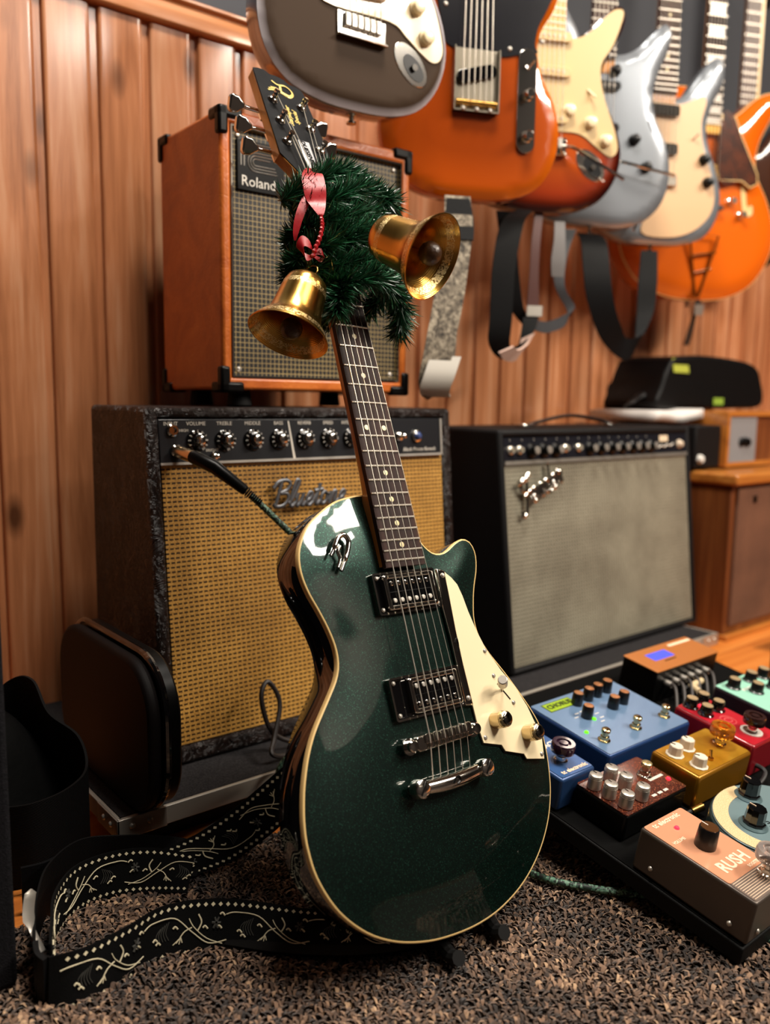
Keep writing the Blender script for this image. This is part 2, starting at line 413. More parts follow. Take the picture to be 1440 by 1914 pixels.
# shag rug: woven ground plus thousands of flecked yarn tufts
rugm = NT('rug_yarn'); rugm.set(rough=.85, sheen=.25)
at_ = rugm.n('ShaderNodeAttribute', attribute_name='tint')
rugm.l(rugm.ramp(at_.outputs['Fac'], [(0, '180f0a'), (.25, '352519'), (.5, '57402f'), (.75, '7d604a'), (1, 'ac8c6c')]), rugm.b.inputs['Base Color'])
rug = thing('shag_rug', 'brown flecked shag rug lying on the orange laminate floor', 'rug', T(0, 0, 0))
MB().box(-.9, 1.52, -1.2, .868, 0.0005, .006).build('rug_backing', mat('rug_ground', '24180f', .95), rug)
def tufts(x0, x1, y0, y1, cell):
    gx, gy = np.meshgrid(np.arange(x0, x1, cell), np.arange(y0, y1, cell)); n = gx.size
    bx = gx.ravel() + rng.uniform(-.5, .5, n) * cell; by = gy.ravel() + rng.uniform(-.5, .5, n) * cell
    a = rng.uniform(0, 2 * np.pi, n) * .55 + np.pi * .15 + 1.2 * np.sin(bx * 23) * np.cos(by * 19); ln = rng.uniform(.0055, .0105, n); h = rng.uniform(.0045, .0095, n); wd = rng.uniform(.0011, .0021, n)
    dx, dy = np.cos(a), np.sin(a); px, py = -dy, dx
    rows = []
    for t, zz, ws in ((0, .45, .7), (.4, 1.0, 1.0), (.8, .95, .9), (1.05, .55, .4)):
        for s_ in (-1, 1):
            rows.append(np.stack([bx + dx * ln * (t - .4) + px * wd * ws * s_, by + dy * ln * (t - .4) + py * wd * ws * s_, .004 + h * zz * .8 + s_ * .0006], 1))
    vs = np.stack(rows, 1).reshape(-1, 3)
    base = np.arange(n)[:, None] * 8
    q = np.array([[0, 1, 3, 2], [2, 3, 5, 4], [4, 5, 7, 6]])
    fs = (base[:, None, :] + q[None]).reshape(-1)
    me = bpy.data.meshes.new('pile'); me.vertices.add(len(vs)); me.vertices.foreach_set('co', vs.astype(np.float32).ravel())
    me.loops.add(len(fs)); me.loops.foreach_set('vertex_index', fs.astype(np.int32))
    me.polygons.add(n * 3); me.polygons.foreach_set('loop_start', np.arange(n * 3, dtype=np.int32) * 4); me.polygons.foreach_set('loop_total', np.full(n * 3, 4, np.int32))
    me.update(); me.shade_smooth()
    ti = np.clip(rng.beta(1.6, 1.9, n) + .12 * np.sin(bx * 40 + by * 17), 0, 1)
    me.attributes.new('tint', 'FLOAT', 'POINT').data.foreach_set('value', np.repeat(ti, 8).astype(np.float32))
    return me
stuff(link('pile', tufts(-.1, 1.52, .12, .868, .0038), rugm.m, rug))

# ------------------------------------------------------------------ felt riser under the amplifiers
riser = thing('stage_riser', 'low grey felt riser with aluminium edging under the amplifiers', 'riser', T(.353, .908, 0))
RX1, RY1 = 1.326, .432
MB().box(.002, RX1 - .002, .002, RY1, .050, .0690).build('felt_top', mat('grey_felt', '1d1c1d', .95, bump=(900, .8, .002), var=(500, '363435'), spec=.1), riser)
MB().box(.05, RX1 - .05, .05, RY1 - .02, 0.0, .05).build('base', mat('riser_black', '0a0a0a', .8), riser)
for nm, b in (('edge_trim', (0, RX1, -.003, .004,   .046, .0690)), ('edge_trim', (-.003, .004, 0, RY1,   .046, .0690)), ('edge_trim', (RX1 - .004, RX1 + .003, 0, RY1,   .046, .0690))):
    MB().box(*b).build(nm, ALU, riser, .0008)
SCREW = MB().lathe([(.0001, .0026), (.0022, .0024), (.0036, .001), (.004, 0)], 12).mesh('screw')
SCREW.materials.append(NICKEL)
for sx, x0 in ((1, -.0045), (-1, RX1 + .0045)):
    cp = MB().box(min(x0, x0 + sx * .062), max(x0, x0 + sx * .062), -.005, -.002, .0452, .0698).box(min(x0, x0 + sx * .003), max(x0, x0 + sx * .003), -.005, .058, .0452, .0698).build('corner_plate', NICKEL, riser, .0006)
    for d in (.018, .040):
        link('screw', SCREW, None, cp, T(x0 + sx * d, -.0048, .059) @ RX(math.pi / 2))
        link('screw', SCREW, None, cp, T(x0 - sx * .0002, d - .004, .059) @ RY(-sx * math.pi / 2))

# ------------------------------------------------------------------ amplifier pieces
def cab(root, W, H, D, sl, border, top, bot, m, bevel=.007, rec=.012, side_m=None):
    """combo cabinet: side profile with a front that leans back by sl; the front is a frame around a recessed baffle"""
    f = lambda z: sl * z / H
    def slab(x0, x1, y0f, z0, z1, yb=D):
        v = [(x, y, z) for x in (x0, x1) for (y, z) in ((f(z0) + y0f, z0), (yb, z0), (yb, z1), (f(z1) + y0f, z1))]
        return v, [(0, 1, 2, 3), (4, 7, 6, 5), (0, 4, 5, 1), (1, 5, 6, 2), (2, 6, 7, 3), (3, 7, 4, 0)]
    for x0 in (0, W - border): MB().add(*slab(x0, x0 + border, 0, 0, H)).build('side_panel', side_m or m, root, bevel, 3)
    MB().add(*slab(border * .6, W - border * .6, .0005, H - top, H - .0005)).build('top_panel', m, root, bevel * .8, 3)
    MB().add(*slab(border * .6, W - border * .6, .0005, .0005, bot)).build('bottom_panel', m, root, bevel * .8, 3)
    MB().add(*slab(border * .6, W - border * .6, rec + .004, bot * .5, H - top * .5, D - .004)).build('baffle', BLACKR, root)
    return f

def on_face(sl, H, u, w_, off=0.):
    """matrix of the leaning front face at (u, w_): local xy on the face, z outwards"""
    a = math.atan2(sl, H)
    return RX(-a) @ T(u, -off, w_) @ XZ

# tooled dark brown covering with raised scrolls
tol = NT('tooled_tolex'); tol.set(rough=.42, spec=.4)
c_ = tol.coord()
nz = tol.noise(c_, 22., 1, .4, 3.5)
sw = tol.math('ABSOLUTE', tol.math('SINE', tol.math('MULTIPLY', nz, 60.)))
tol.l(tol.ramp(sw, [(.0, '080403'), (.6, '140b09'), (1., '22140f')]), tol.b.inputs['Base Color'])
tol.bump(tol.math('POWER', sw, .6), .9, .0016)
TOOLED = tol.m
TOLEXB = mat('black_tolex', '0a090a', .6, bump=(700, .5, .0008), spec=.2)

# --- combo with wheat grille and tooled covering
amp = thing('guitar_combo_amplifier', 'dark tooled-leather combo amplifier with gold wicker grille, cable plugged in', 'amplifier', T(.4517, .9946, .07) @ RZ(-.0175))
bW, bH, bD, bS = .533, .476, .246, .0415
f = cab(amp, bW, bH, bD, bS, .018, .015, .024, TOOLED)
FB = lambda u, w_, off=0.: on_face(bS, bH, u, w_, off)
WHEAT = grid_mat('wheat_grille', '2c1805', 'd8a552', .0076, .0062, .003, .42, True, '94652a')
g = MB(); g.box(.020, bW - .020, .006, .010, .026, .403); g.mx = None
def lean(mb, sl, H):
    a = RX(-math.atan2(sl, H)); mb.v = [tuple(a @ V(v)) for v in mb.v]; return mb
def face_obj(name, mb, m, root, sl, H, **k):
    """a part drawn on an untilted front (x right, -y outwards, z up), then leaned with the cabinet face"""
    o = mb.build(name, m, root, **k); o.matrix_local = RX(-math.atan2(sl, H)); return o
face_obj('grille_cloth', g, WHEAT, amp, bS, bH)
face_obj('control_panel', MB().box(.017, bW - .024, .0015, .008, .404, .4615), mat('panel_black', '15161a', .35), amp, bS, bH, bevel=.001)
face_obj('panel_trim', MB().box(.017, bW - .022, -.0008, .006, .4015, .4048).box(bW - .0255, bW - .0225, -.0008, .006, .4015, .461), mat('silver_trim', 'cfc9bf', .35, .6), amp, bS, bH)
face_obj('panel_divider', MB(RY(-.0)).add([(.2135, .0008, .4585), (.2155, .0008, .4585), (.2205, .0008, .404), (.2245, .0008, .404), (.2135, .003, .4585), (.2155, .003, .4585), (.2205, .003, .404), (.2245, .003, .404)], [(0, 1, 3, 2), (0, 4, 5, 1), (2, 3, 7, 6), (0, 2, 6, 4), (1, 5, 7, 3)]), PRINT, amp, bS, bH)
def label_set(items, m, root, sl, H, nm='panel_lettering'):
    mb = MB()
    for txt, u, w_, sz, sh in items:
        t_ = textmb(txt, sz, T(u, .0012, w_) @ XZ, shear=sh); mb.add(t_.v, t_.f)
    return stuff(face_obj(nm, mb, m, root, sl, H))
label_set([('INPUT', .034, .4555, .0072, 0), ('HIGH', .052, .4465, .0055, 0), ('VOLUME', .070, .4555, .0072, 0), ('TREBLE', .112, .4555, .0072, 0), ('MIDDLE', .156, .4555, .0072, 0), ('BASS', .198, .4555, .0072, 0),
           ('REVERB', .242, .4555, .0068, 0), ('SPEED', .284, .4555, .0068, 0), ('INTENSITY', .325, .4555, .0068, 0), ('BRIGHT', .092, .4195, .0055, 0), ('Black Prince Reverb', .462, .412, .0085, .3)], PRINT, amp, bS, bH)
KSK = MB().lathe([(.0148, 0), (.0148, .002), (.0118, .0048), (.0080, .0055), (.0078, .011), (.0072, .0118), (.0001, .0118)], 28).mesh('knob'); KSK.materials.append(BLACKG)
KCAP = MB().lathe([(.0066, .0118), (.0066, .0132), (.0056, .0138), (.0001, .0138)], 20).mesh('knob_cap'); KCAP.materials.append(CHROME)
nm_ = MB()
for k in range(10):
    a = math.radians(235 - k * 29); t_ = textmb(str(k + 1), .0048, T(.0124 * math.cos(a), .0124 * math.sin(a), .0047) @ RZ(a - math.pi / 2), .0003); nm_.add(t_.v, t_.f)
KNUM = nm_.mesh('knob_numerals', False); KNUM.materials.append(WHITE)
def skirt_knob(root, mx, rot=0., sc=1.):
    k = link('knob', KSK, None, root, mx @ RZ(rot) @ MX.Scale(sc, 4))
    link('knob_cap', KCAP, None, k); link('knob_numerals', KNUM, None, k)
for i, u in enumerate((.070, .112, .156, .198, .242, .284, .325)):
    skirt_knob(amp, FB(u, .4325, -.001), (-.5, -.9, -.4, -.2, .3, .5, .1)[i])
jk = MB().lathe([(.0085, 0), (.0085, .002), (.0065, .003), (.0062, .005), (.0042, .005), (.0042, .001), (.0001, .001)], 20).mesh('input_jack'); jk.materials.append(CHROME)
link('input_jack', jk, None, amp, FB(.036, .447, -.001)); link('input_jack', jk, None, amp, FB(.040, .420, -.001))
tg = MB().lathe([(.0058, 0), (.0058, .002), (.0045, .003), (.002, .0035), (.0016, .008), (.0026, .012), (.0001, .013)], 14).mesh('bright_switch'); tg.materials.append(CHROME)
link('bright_switch', tg, None, amp, FB(.094, .411, -.001))
sk_ = link('standby_switch', tg, None, amp, FB(.420, .433, -.001) @ MX.Scale(1.3, 4))
jl = link('pilot_lamp', MB().lathe([(.0085, 0), (.0085, .002), (.0068, .003), (.0068, .006), (.004, .0095), (.0001, .0105)], 12).mesh('pilot_lamp', ang=10), mat('blue_jewel', '3a4a78', .12, spec=.8), amp, FB(.456, .433, -.001))
link('lamp_bezel', MB().lathe([(.0095, 0), (.0095, .003), (.007, .0038), (.007, 0)], 20).mesh('lamp_bezel'), CHROME, amp, FB(.456, .433, -.001))
lg = script_text('Bluetone', FB(.182, .336, .0045), .036, .0031, .6)
lg.build('maker_logo', mat('grey_pewter', '5c5d60', .4, .7), amp, ang=60)
for x in (.05, bW - .05):
    for y in (.05, .20): MB().cyl((x, y, -.0008), (x, y, .004), .012).build('rubber_foot', BLACKR, amp)

# --- silver grille combo
amp2 = thing('guitar_combo_amplifier', 'black combo amplifier with silver cloth grille and slanted script logo', 'amplifier', T(1.099, .971, .07) @ RZ(.0111))
fW, fH, fD, fS = .628, .440, .262, .05
cab(amp2, fW, fH, fD, fS, .014, .014, .012, TOLEXB)
FF = lambda u, w_, off=0.: on_face(fS, fH, u, w_, off)
SILV = grid_mat('silver_grille', '211e18', '8f8a77', .0078, .0074, .0046, .7, False, '726d5c')
face_obj('grille_cloth', MB().box(.015, fW - .015, .005, .010, .014, .380), SILV, amp2, fS, fH)
face_obj('grille_trim', MB().box(.014, fW - .014, .001, .006, .379, .386), mat('silver_trim_2', 'b9b5ab', .35, .8), amp2, fS, fH)
face_obj('control_panel', MB().box(.014, fW - .014, .003, .010, .386, .428), mat('panel_dark', '12131a', .3), amp2, fS, fH)
JW = MB().lathe([(.0078, 0), (.0078, .003), (.0052, .0045), (.0050, .009), (.0038, .009), (.0038, .002), (.0001, .002)], 18).mesh('input_jack'); JW.materials.append(mat('pale_nickel', 'd8d2c4', .3, .7))
for u in (.030, .054, .186, .226): link('input_jack', JW, None, amp2, FF(u, .405, -.003))
KF = MB().lathe([(.0135, 0), (.0135, .003), (.009, .006), (.0085, .014), (.0078, .015), (.0001, .015)], 22).mesh('knob'); KF.materials.append(BLACKP)
KFC = MB().lathe([(.0072, .015), (.007, .0168), (.0001, .0172)], 18).mesh('knob_cap'); KFC.materials.append(NICKEL)
for u in (.087, .122, .157, .262, .298, .336, .371, .408, .441, .474):
    k = link('knob', KF, None, amp2, FF(u, .403, -.003)); link('knob_cap', KFC, None, k)
link('pilot_lamp', MB().lathe([(.010, 0), (.010, .003), (.0075, .005), (.006, .009), (.0001, .011)], 14).mesh('pilot_lamp'), mat('pale_jewel', 'c8b6a0', .2), amp2, FF(.585, .404, -.003))
mk = MB()
for k in range(14): t_ = textmb('I', .006, T(.03 + k * .033, .0028, .423) @ XZ); mk.add(t_.v, t_.f)
stuff(face_obj('panel_marks', mk, PRINT, amp2, fS, fH))
MB().tube(crom([FF(.505 + .011 * i, .398 + .0035 * (i % 2) + i * .0008, -.0022) @ V((0, 0, 0)) for i in range(6)], 4), .0016, 6).build('model_script', PRINT, amp2)
face_obj('price_tag', MB().box(.508, .540, .0018, .0026, .411, .424), mat('cream_tag', 'd6c2a4', .6), amp2, fS, fH)
script_text('Fender', FF(.058, .302, .004) @ RZ(.36), .046, .0042, .6).build('maker_logo', CHROME, amp2, ang=60)
hd = MB().tube(crom([(.17, .13, fH + .002), (.20, .13, fH + .009), (.30, .13, fH + .022), (.40, .13, fH + .013), (.44, .13, fH + .004)], 6), .007, 8, flat=.5)
hd.build('handle', mat('dark_leather', '1a1110', .5), amp2)
for x in (.165, .445): MB().box(x - .02, x + .02, .118, .142, fH, fH + .006).build('handle_bracket', CHROME, amp2, .002)
for x in (.05, fW - .05):
    for y in (.05, .21): MB().cyl((x, y, -.0008), (x, y, .004), .012).build('rubber_foot', BLACKR, amp2)

# --- orange leatherette combo standing on the first one
amp3 = thing('guitar_combo_amplifier', 'orange leatherette combo amplifier standing on the dark tooled amplifier', 'amplifier', T(.5854, 1.075, .5694) @ RZ(-.0233))
rW, rH, rD = .3367, .3806, .2002
ol = NT('orange_leatherette'); ol.set(rough=.36, coat=.2, coatr=.3)
cc = ol.coord(); v1 = ol.n('ShaderNodeTexVoronoi', feature='DISTANCE_TO_EDGE'); v1.inputs['Scale'].default_value = 75; ol.l(cc, v1.inputs['Vector'])
n1 = ol.noise(cc, 14, 4, .6, 1.)
ol.l(ol.ramp(n1, [(.3, 'a24c17'), (.55, 'c06524'), (.75, 'cc742f')]), ol.b.inputs['Base Color'])
ol.bump(ol.math('ADD', ol.math('MINIMUM', v1.outputs['Distance'], .12), ol.math('MULTIPLY', ol.noise(cc, 260, 3), .1)), .5, .002)
cab(amp3, rW, rH, rD, .0001, .0165, .0185, .0185, ol.m, .0055, .010)
GRID = grid_mat('grid_grille', '040303', 'b49c66', .0071, .0071, .00075, .5)
MB().box(.0185, rW - .0185, .0075, .0105, .0195, rH - .0195).build('grille_cloth', GRID, amp3)
frame_ring(.0165, rW - .0165, .0185, rH - .0185, .0026, .0, .006, T(0, .0065, 0) @ XZ, .002).build('grille_trim', CHROME, amp3)
for x in (.03, rW - .03):
    for z in (.03, rH - .03): link('screw', SCREW, None, amp3, T(x, .0072, z) @ RX(math.pi / 2))
MB().box(.028, .104, .0035, .008, .278, .346).build('badge', BLACKP, amp3, .001)
b2 = MB()
def lp(pts, r=.0011):
    b2.tube([(x, .0034, z) for x, z in pts], r, 6, flat=.6)
lp([(.0335, .342), (.0335, .311)]); lp([(.0335, .342), (.092, .342)]); lp([(.0385, .336), (.0385, .311)]); lp([(.0385, .336), (.092, .336)])
def arcp(r): return [(.057 - r * math.cos(math.radians(a)), .318 + r * math.sin(math.radians(a))) for a in range(90, -91, -18)]
for r in (.0125, .0085, .0045): lp([(.086 if r > .005 else .080, .318 + r)] + arcp(r) + [(.092 - (.0125 - r) * .5, .318 - r)])
lp([(.086, .3305), (.092, .3265), (.092, .322), (.086, .3225)])
b2.build('logo_lines', mat('silver_ink', 'b9b4ab', .35, .5), amp3)
textmb('Roland', .0200, T(.0335, .0033, .2905) @ XZ, .0003, bold=.0, align='LEFT').build('maker_lettering', mat('silver_ink_2', 'cfcac0', .35, .4), amp3)
def protector(x, y, z, sx, sy, sz):
    m = MB(); a, t = .034, .0035
    m.box(-t, a, -t, .012, -t, .012).box(-t, .012, -t, a * .9, -t, .012).box(-t, .012, -t, .012, -t, a)
    o = m.build('corner_protector', BLACKP, amp3, .004, 2); o.matrix_local = T(x, y, z) @ MX.Diagonal((sx, sy, sz, 1))
for x, sx in ((0, 1), (rW, -1)):
    for y, sy in ((0, 1), (rD, -1)):
        for z, sz in ((0, 1), (rH, -1)): protector(x, y, z, sx, sy, sz)
for x in (.045, rW - .045):
    for y in (.035, rD - .04): MB().lathe([(.017, -.0228), (.019, -.021), (.016, .001)], 18, T(x, y, 0)).build('rubber_foot', BLACKR, amp3)
MB().tube(crom([(.09, .10, rH), (.10, .10, rH + .012), (rW / 2, .10, rH + .02), (rW - .10, .10, rH + .012), (rW - .09, .10, rH)], 6), .006, 8).build('handle', BLACKP, amp3)

# ------------------------------------------------------------------ the dark green electric guitar (local: x across, y up the neck from the nut, z out of the face)
GM = MX(((0.99922, 0.03222, 0.02302, 0.60036), (0.00821, 0.39995, -0.9165, 0.86127), (-0.03874, 0.91597, 0.39937, 0.81599), (0, 0, 0, 1)))
gt = thing('electric_guitar', 'dark green sparkle electric guitar with cream pickguard, garlanded, standing on the rug', 'guitar', GM)
gr = NT('green_sparkle'); gr.set(metal=.75, rough=.34, coat=1., coatr=.03)
gc = gr.coord(); vo = gr.n('ShaderNodeTexVoronoi'); vo.inputs['Scale'].default_value = 1500; gr.l(gc, vo.inputs['Vector'])
sepc = gr.n('ShaderNodeSeparateColor'); gr.l(vo.outputs['Color'], sepc.inputs[0])
gr.l(gr.ramp(sepc.outputs[0], [(0., '041511'), (.7, '051c16'), (.93, '0b2a20'), (1., '285546')]), gr.b.inputs['Base Color'])
SIDEB = mat('black_lacquer', '050405', .08, coat=1., coatr=.03)
MAPLE = wood('amber_maple', 'a8642a', 'c07e38', 'cc9250', 1, 1.2, .25, 0., coat=.5)
ROSE = wood('rosewood', '170b08', '2c1712', '43271e', 1, 2.2, .6, 0.); ROSE.node_tree.nodes['Principled BSDF'].inputs['Specular IOR Level'].default_value = .2
INLAY = mat('aged_pearl', 'e0cf9d', .35)
ctl = [(-27, -388), (-39, -389), (-62, -394), (-82, -404), (-101, -417), (-113, -431), (-121, -447), (-123, -466), (-119, -486), (-111, -506), (-104, -526), (-100, -545), (-101, -562), (-107, -576), (-118, -590), (-130, -604),
       (-141, -617), (-150, -630), (-158, -645), (-166, -665), (-171, -683), (-174, -699), (-175, -717), (-171, -745), (-156, -777), (-132, -803), (-105, -820), (-76, -831), (-44, -838), (-2, -841), (38, -837), (78, -824), (112, -803), (138, -776), (154, -747), (162, -717),
       (164, -698), (164, -678), (156, -656), (141, -629), (126, -605), (109, -580), (100, -560), (99, -540), (105, -519), (112, -502), (121, -485), (126, -470), (126, -458), (121, -449), (111, -446), (98, -450), (83, -458), (70, -461), (57, -458), (44, -444), (34, -420), (29, -395), (10, -388), (-10, -388)]
body_parts(gt, ctl, -.066, -.0185, .0070, .040, gr.m, SIDEB, IVORY, .007, 220, .0036, edge=.004)
SC = .648
fp = lambda n: -SC * (1 - 2 ** (-n / 12))
fw = lambda y: (.043 + .009 * (-y) / .324) / 2
fb = MB(); ys = [.0, -.16, -.32, fp(22) - .007]
fb.add([(s_ * fw(y), y, z) for y in ys for (s_, z) in ((-1, -.0065), (-1, -.0006), (-.6, -.0001), (0, .0002), (.6, -.0001), (1, -.0006), (1, -.0065))],
       [tuple(range(7)), tuple(21 + i for i in range(7))] + [(i * 7 + k, i * 7 + (k + 1) % 7, i * 7 + 7 + (k + 1) % 7, i * 7 + 7 + k) for i in range(3) for k in range(7)])
fbo = fb.build('fretboard', ROSE, gt, ang=20)
for n in range(1, 23):
    y = fp(n); MB().tube([(-fw(y) + .0006, y, .0002), (0, y, .0007), (fw(y) - .0006, y, .0002)], .0011, 8).build('fret', STEEL, fbo)
dot = MB().lathe([(.0031, 0), (.0031, .0004), (.0001, .0005)], 18).mesh('inlay_dot'); dot.materials.append(INLAY)
for n in (3, 5, 7, 9, 12, 15, 17, 19, 21):
    y = (fp(n) + fp(n - 1)) / 2
    for x in ((-.0125, .0125) if n == 12 else (0,)): link('inlay_dot', dot, None, fbo, T(x, y, .0001))
nk = MB(); vs = []; N_ = 9
ysn = [.002, -.05, -.2, -.36, -.385, -.40, -.43, fp(22) - .004]; dp = [.0145, .0145, .0155, .0175, .020, .024, .024, .024]
for y, d in zip(ysn, dp):
    w_ = fw(y) - .0002
    for k in range(N_ + 1):
        a = math.pi * k / N_; e = .75 if y > -.39 else .3
        vs.append((-w_ * math.copysign(abs(math.cos(a)) ** e, math.cos(a)), y, -.0062 - d * math.sin(a) ** e))
n_ = N_ + 1
nk.add(vs, [tuple(range(n_)), tuple(len(vs) - n_ + k for k in range(n_))] + [(i * n_ + k, i * n_ + (k + 1) % n_, (i + 1) * n_ + (k + 1) % n_, (i + 1) * n_ + k) for i in range(len(ysn) - 1) for k in range(n_)])
nk.build('neck', MAPLE, gt, ang=50)
MB().box(-.0215, .0215, 0, .004, -.006, .0022).build('nut', mat('bone', 'd8cdb0', .4), gt, .0008)
# headstock
HM = RX(math.radians(-12)) @ T(0, 0, -.0035)
ho = [(-21, 0), (-22, 13), (-39, 39), (-33, 115), (-27, 191), (-20, 193.5), (-10, 194), (-3, 188.5), (6, 189), (17, 186), (22, 180.5), (33, 179.5), (39, 177), (42, 171), (41, 140), (41, 100), (40, 63), (38, 38), (24, 13), (21, 0)]
ho = [(x / 1000, y / 1000) for x, y in ho]
hs = MB().prism(ho, -.0155, -.0012, HM).build('headstock', MAPLE, gt, .0015)
MB().prism(ho, -.0012, 0.0, HM).build('face_veneer', mat('headstock_black', '08080a', .6, var=(35, '121316'), spec=.08), hs)
GOLDI = mat('gold_ink', 'd9c070', .4, .3)
em = MB()
def st(pts, r, z=.0004): em.tube(crom([(x / 1000, y / 1000, z) for x, y in pts], 6), r, 8, mx=HM, flat=.12)
st([(-5, 176), (2, 171), (14, 173), (21, 167), (21, 159), (14, 153), (4, 156), (-6, 160)], .0024); st([(6, 171), (3, 158)], .0018)
st([(-17, 155), (-4, 158), (12, 153)], .0014); st([(-15, 159), (-4, 161), (4, 158)], .0011); st([(-11, 162.5), (-2, 163.5)], .001)
em.build('headstock_emblem', GOLDI, hs)
for txt, x in (('Starplayer', .0005), ('Special', .0105)):
    textmb(txt, .0088, HM @ T(x, .1145, .0003) @ RZ(math.radians(84)), .0002, shear=.35, bold=.00015).build('headstock_lettering', GOLDI, hs)
tc_ = MB().prism([(-.004, .070), (-.0065, .018), (.0085, .018), (.0125, .070)][::-1], .0003, .0022, HM).build('truss_rod_cover', mat('white_pearl', 'c9c9cc', .25, .3), hs, .0005)
textmb('DUESENBERG', .0088, HM @ T(.0035, .043, .0024) @ RZ(math.radians(-86)), .0002, shear=.2, bold=.0003).build('cover_lettering', BLACKP, tc_)
post = MB().lathe([(.0068, 0), (.0068, .0012), (.0055, .0022), (.0046, .004), (.0034, .0046), (.0030, .009), (.0040, .0105), (.0040, .0145), (.0034, .0152), (.0001, .0154)], 20).mesh('tuning_post'); post.materials.append(CHROME)
btn = MB().prism([(p[0], p[1]) for p in [(0, -.0028), (.004, -.0045), (.009, -.0085), (.0165, -.0092), (.019, -.006), (.019, .006), (.0165, .0092), (.009, .0085), (.004, .0045), (0, .0028)]], -.0035, .0035).mesh('tuner_button'); btn.materials.append(CHROME)
TP = [(-17, 136, -1), (-19, 99, -1), (-22, 62, -1), (26, 137, 1), (26, 99, 1), (27, 62, 1)]
for x, y, sd in TP:
    p = link('tuning_post', post, None, gt, HM @ T(x / 1000, y / 1000, 0))
    MB(HM).cyl((x / 1000, y / 1000, -.020), (x / 1000 + sd * .030, y / 1000, -.020), .0026).box(x / 1000 - .007, x / 1000 + .007, y / 1000 - .009, y / 1000 + .009, -.027, -.0156).build('tuner_gear', CHROME, gt, .001)
    b_ = link('tuner_button', btn, None, gt, HM @ T(x / 1000 + sd * .030, y / 1000, -.020) @ (RZ(math.pi) if sd < 0 else MX()) @ RX(.85 * sd) @ MX.Scale(1.15, 4))
    mo = b_.modifiers.new('bevel', 'BEVEL'); mo.width = .0018; mo.segments = 3
# strings
order = [2, 1, 0, 3, 4, 5]
for i in range(6):
    xn = -.0172 + i * .00688; xb = -.0262 + i * .01045; xt = -.0275 + i * .0106
    tp = TP[order[i]]; pe = HM @ V((tp[0] / 1000 + (.003 if tp[2] < 0 else -.003), tp[1] / 1000, .008))
    r = (.00072, .0006, .0005, .00042, .00036, .0003)[i]
    MB().tube([pe, (xn, .003, .0028), (xb, -.652, .0062), (xt, -.688, -.0008), (xt, -.6965, -.003)], r, 6).build('string', STEEL, gt)
# pickups
def pickup(fx0, fx1, fy0, fy1, cx0, cx1, cy0, cy1, screw_row_top):
    pk = frame_ring(fx0, fx1, fy0, fy1, .0035, -.0150, -.0070, MX(), .003).build('pickup', BLACKG, gt, .001)
    MB().box(fx0 + .003, fx1 - .003, fy0 + .003, fy1 - .003, -.015, -.0086).build('pickup_base', BLACKG, pk)
    frame_ring(fx0 - .0006, fx1 + .0006, fy0 - .0006, fy1 + .0006, .0022, -.0152, -.0062, MX(), .003).build('pickup_rim', CHROME, pk)
    frame_ring(cx0, cx1, cy0, cy1, .0048, -.010, -.0006, MX(), .0035).build('pickup_cover', CHROME, pk, .0012)
    MB().box(cx0 + .003, cx1 - .003, cy0 + .003, cy1 - .003, -.010, -.0022).build('bobbin', BLACKG, pk)
    ym = (cy0 + cy1) / 2
    MB().box(cx0 + .004, cx1 - .004, ym - .0004, ym + .0004, -.0024, -.0018).build('bobbin_seam', BLACKP, pk)
    for r_, yy in ((0, ym + .0092), (1, ym - .0092)):
        for k in range(6):
            x = (cx0 + cx1) / 2 - .0252 + k * .01008
            o = link('pole_piece', POLE if (r_ == 0) != screw_row_top else POLES, None, pk, T(x, yy, -.0023))
    for x in (fx0 + .0055, fx1 - .004):
        for y in (fy0 + .005, fy1 - .005): link('screw', SCREW, None, pk, T(x, y, -.0070) @ MX.Scale(.62, 4))
POLE = MB().lathe([(.0026, 0), (.0026, .0010), (.0022, .0014), (.0001, .0015)], 14).mesh('pole_piece'); POLE.materials.append(NICKEL)
POLES = MB().lathe([(.0026, 0), (.0026, .0008), (.0018, .0015), (.0001, .0017)], 14).box(-.0026, .0026, -.0004, .0004, .0013, .0018).mesh('pole_piece'); POLES.materials.append(CHROME)
pickup(-.0445, .043, -.5215, -.4775, -.0345, .0355, -.5185, -.4805, True)
pickup(-.0525, .0440, -.6300, -.5870, -.0310, .0375, -.6265, -.5900, False)
# bridge and tailpiece
br = MB().prism(rrect(-.041, .038, -.0075, .0075, .0035), -.0045, .0025, T(0, -.655, 0) @ RZ(.02)).build('bridge', CHROME, gt, .0012)
for i in range(6):
    x = -.0262 + i * .01045
    MB().box(x - .0038, x + .0038, -.657, -.6475, .002, .0048).box(x - .0012, x + .0012, -.661, -.647, .0024, .0058).build('saddle', CHROME, br, .0005)
for x in (-.0465, .0435):
    MB().lathe([(.0045, -.016), (.0045, -.006), (.0085, -.006), (.0085, -.0035), (.0062, -.0035), (.0062, .003), (.0050, .0042), (.0001, .0045)], 22, T(x, -.656, 0)).build('bridge_post', CHROME, gt)
tl = MB(); tp_ = []
for t in np.linspace(0, 1, 9):
    x = -.041 + .076 * t; b_ = math.sin(math.pi * t); tp_.append((x, -.6975 - .002 * b_, -.0015 + .0015 * b_))
tl.tube(tp_, [.0068, .0072, .0078, .008, .008, .008, .0078, .0072, .0068], 14, flat=.75)
tlo = tl.build('tailpiece', CHROME, gt, ang=50)
em2 = MB(); em2.tube(crom([(-.0085, -.7015, .0062), (-.004, -.6965, .0066), (.001, -.6965, .0066), (.0015, -.7005, .0062), (-.003, -.703, .006)], 5), .0009, 6)
em2.build('tailpiece_emblem', BLACKP, tlo)
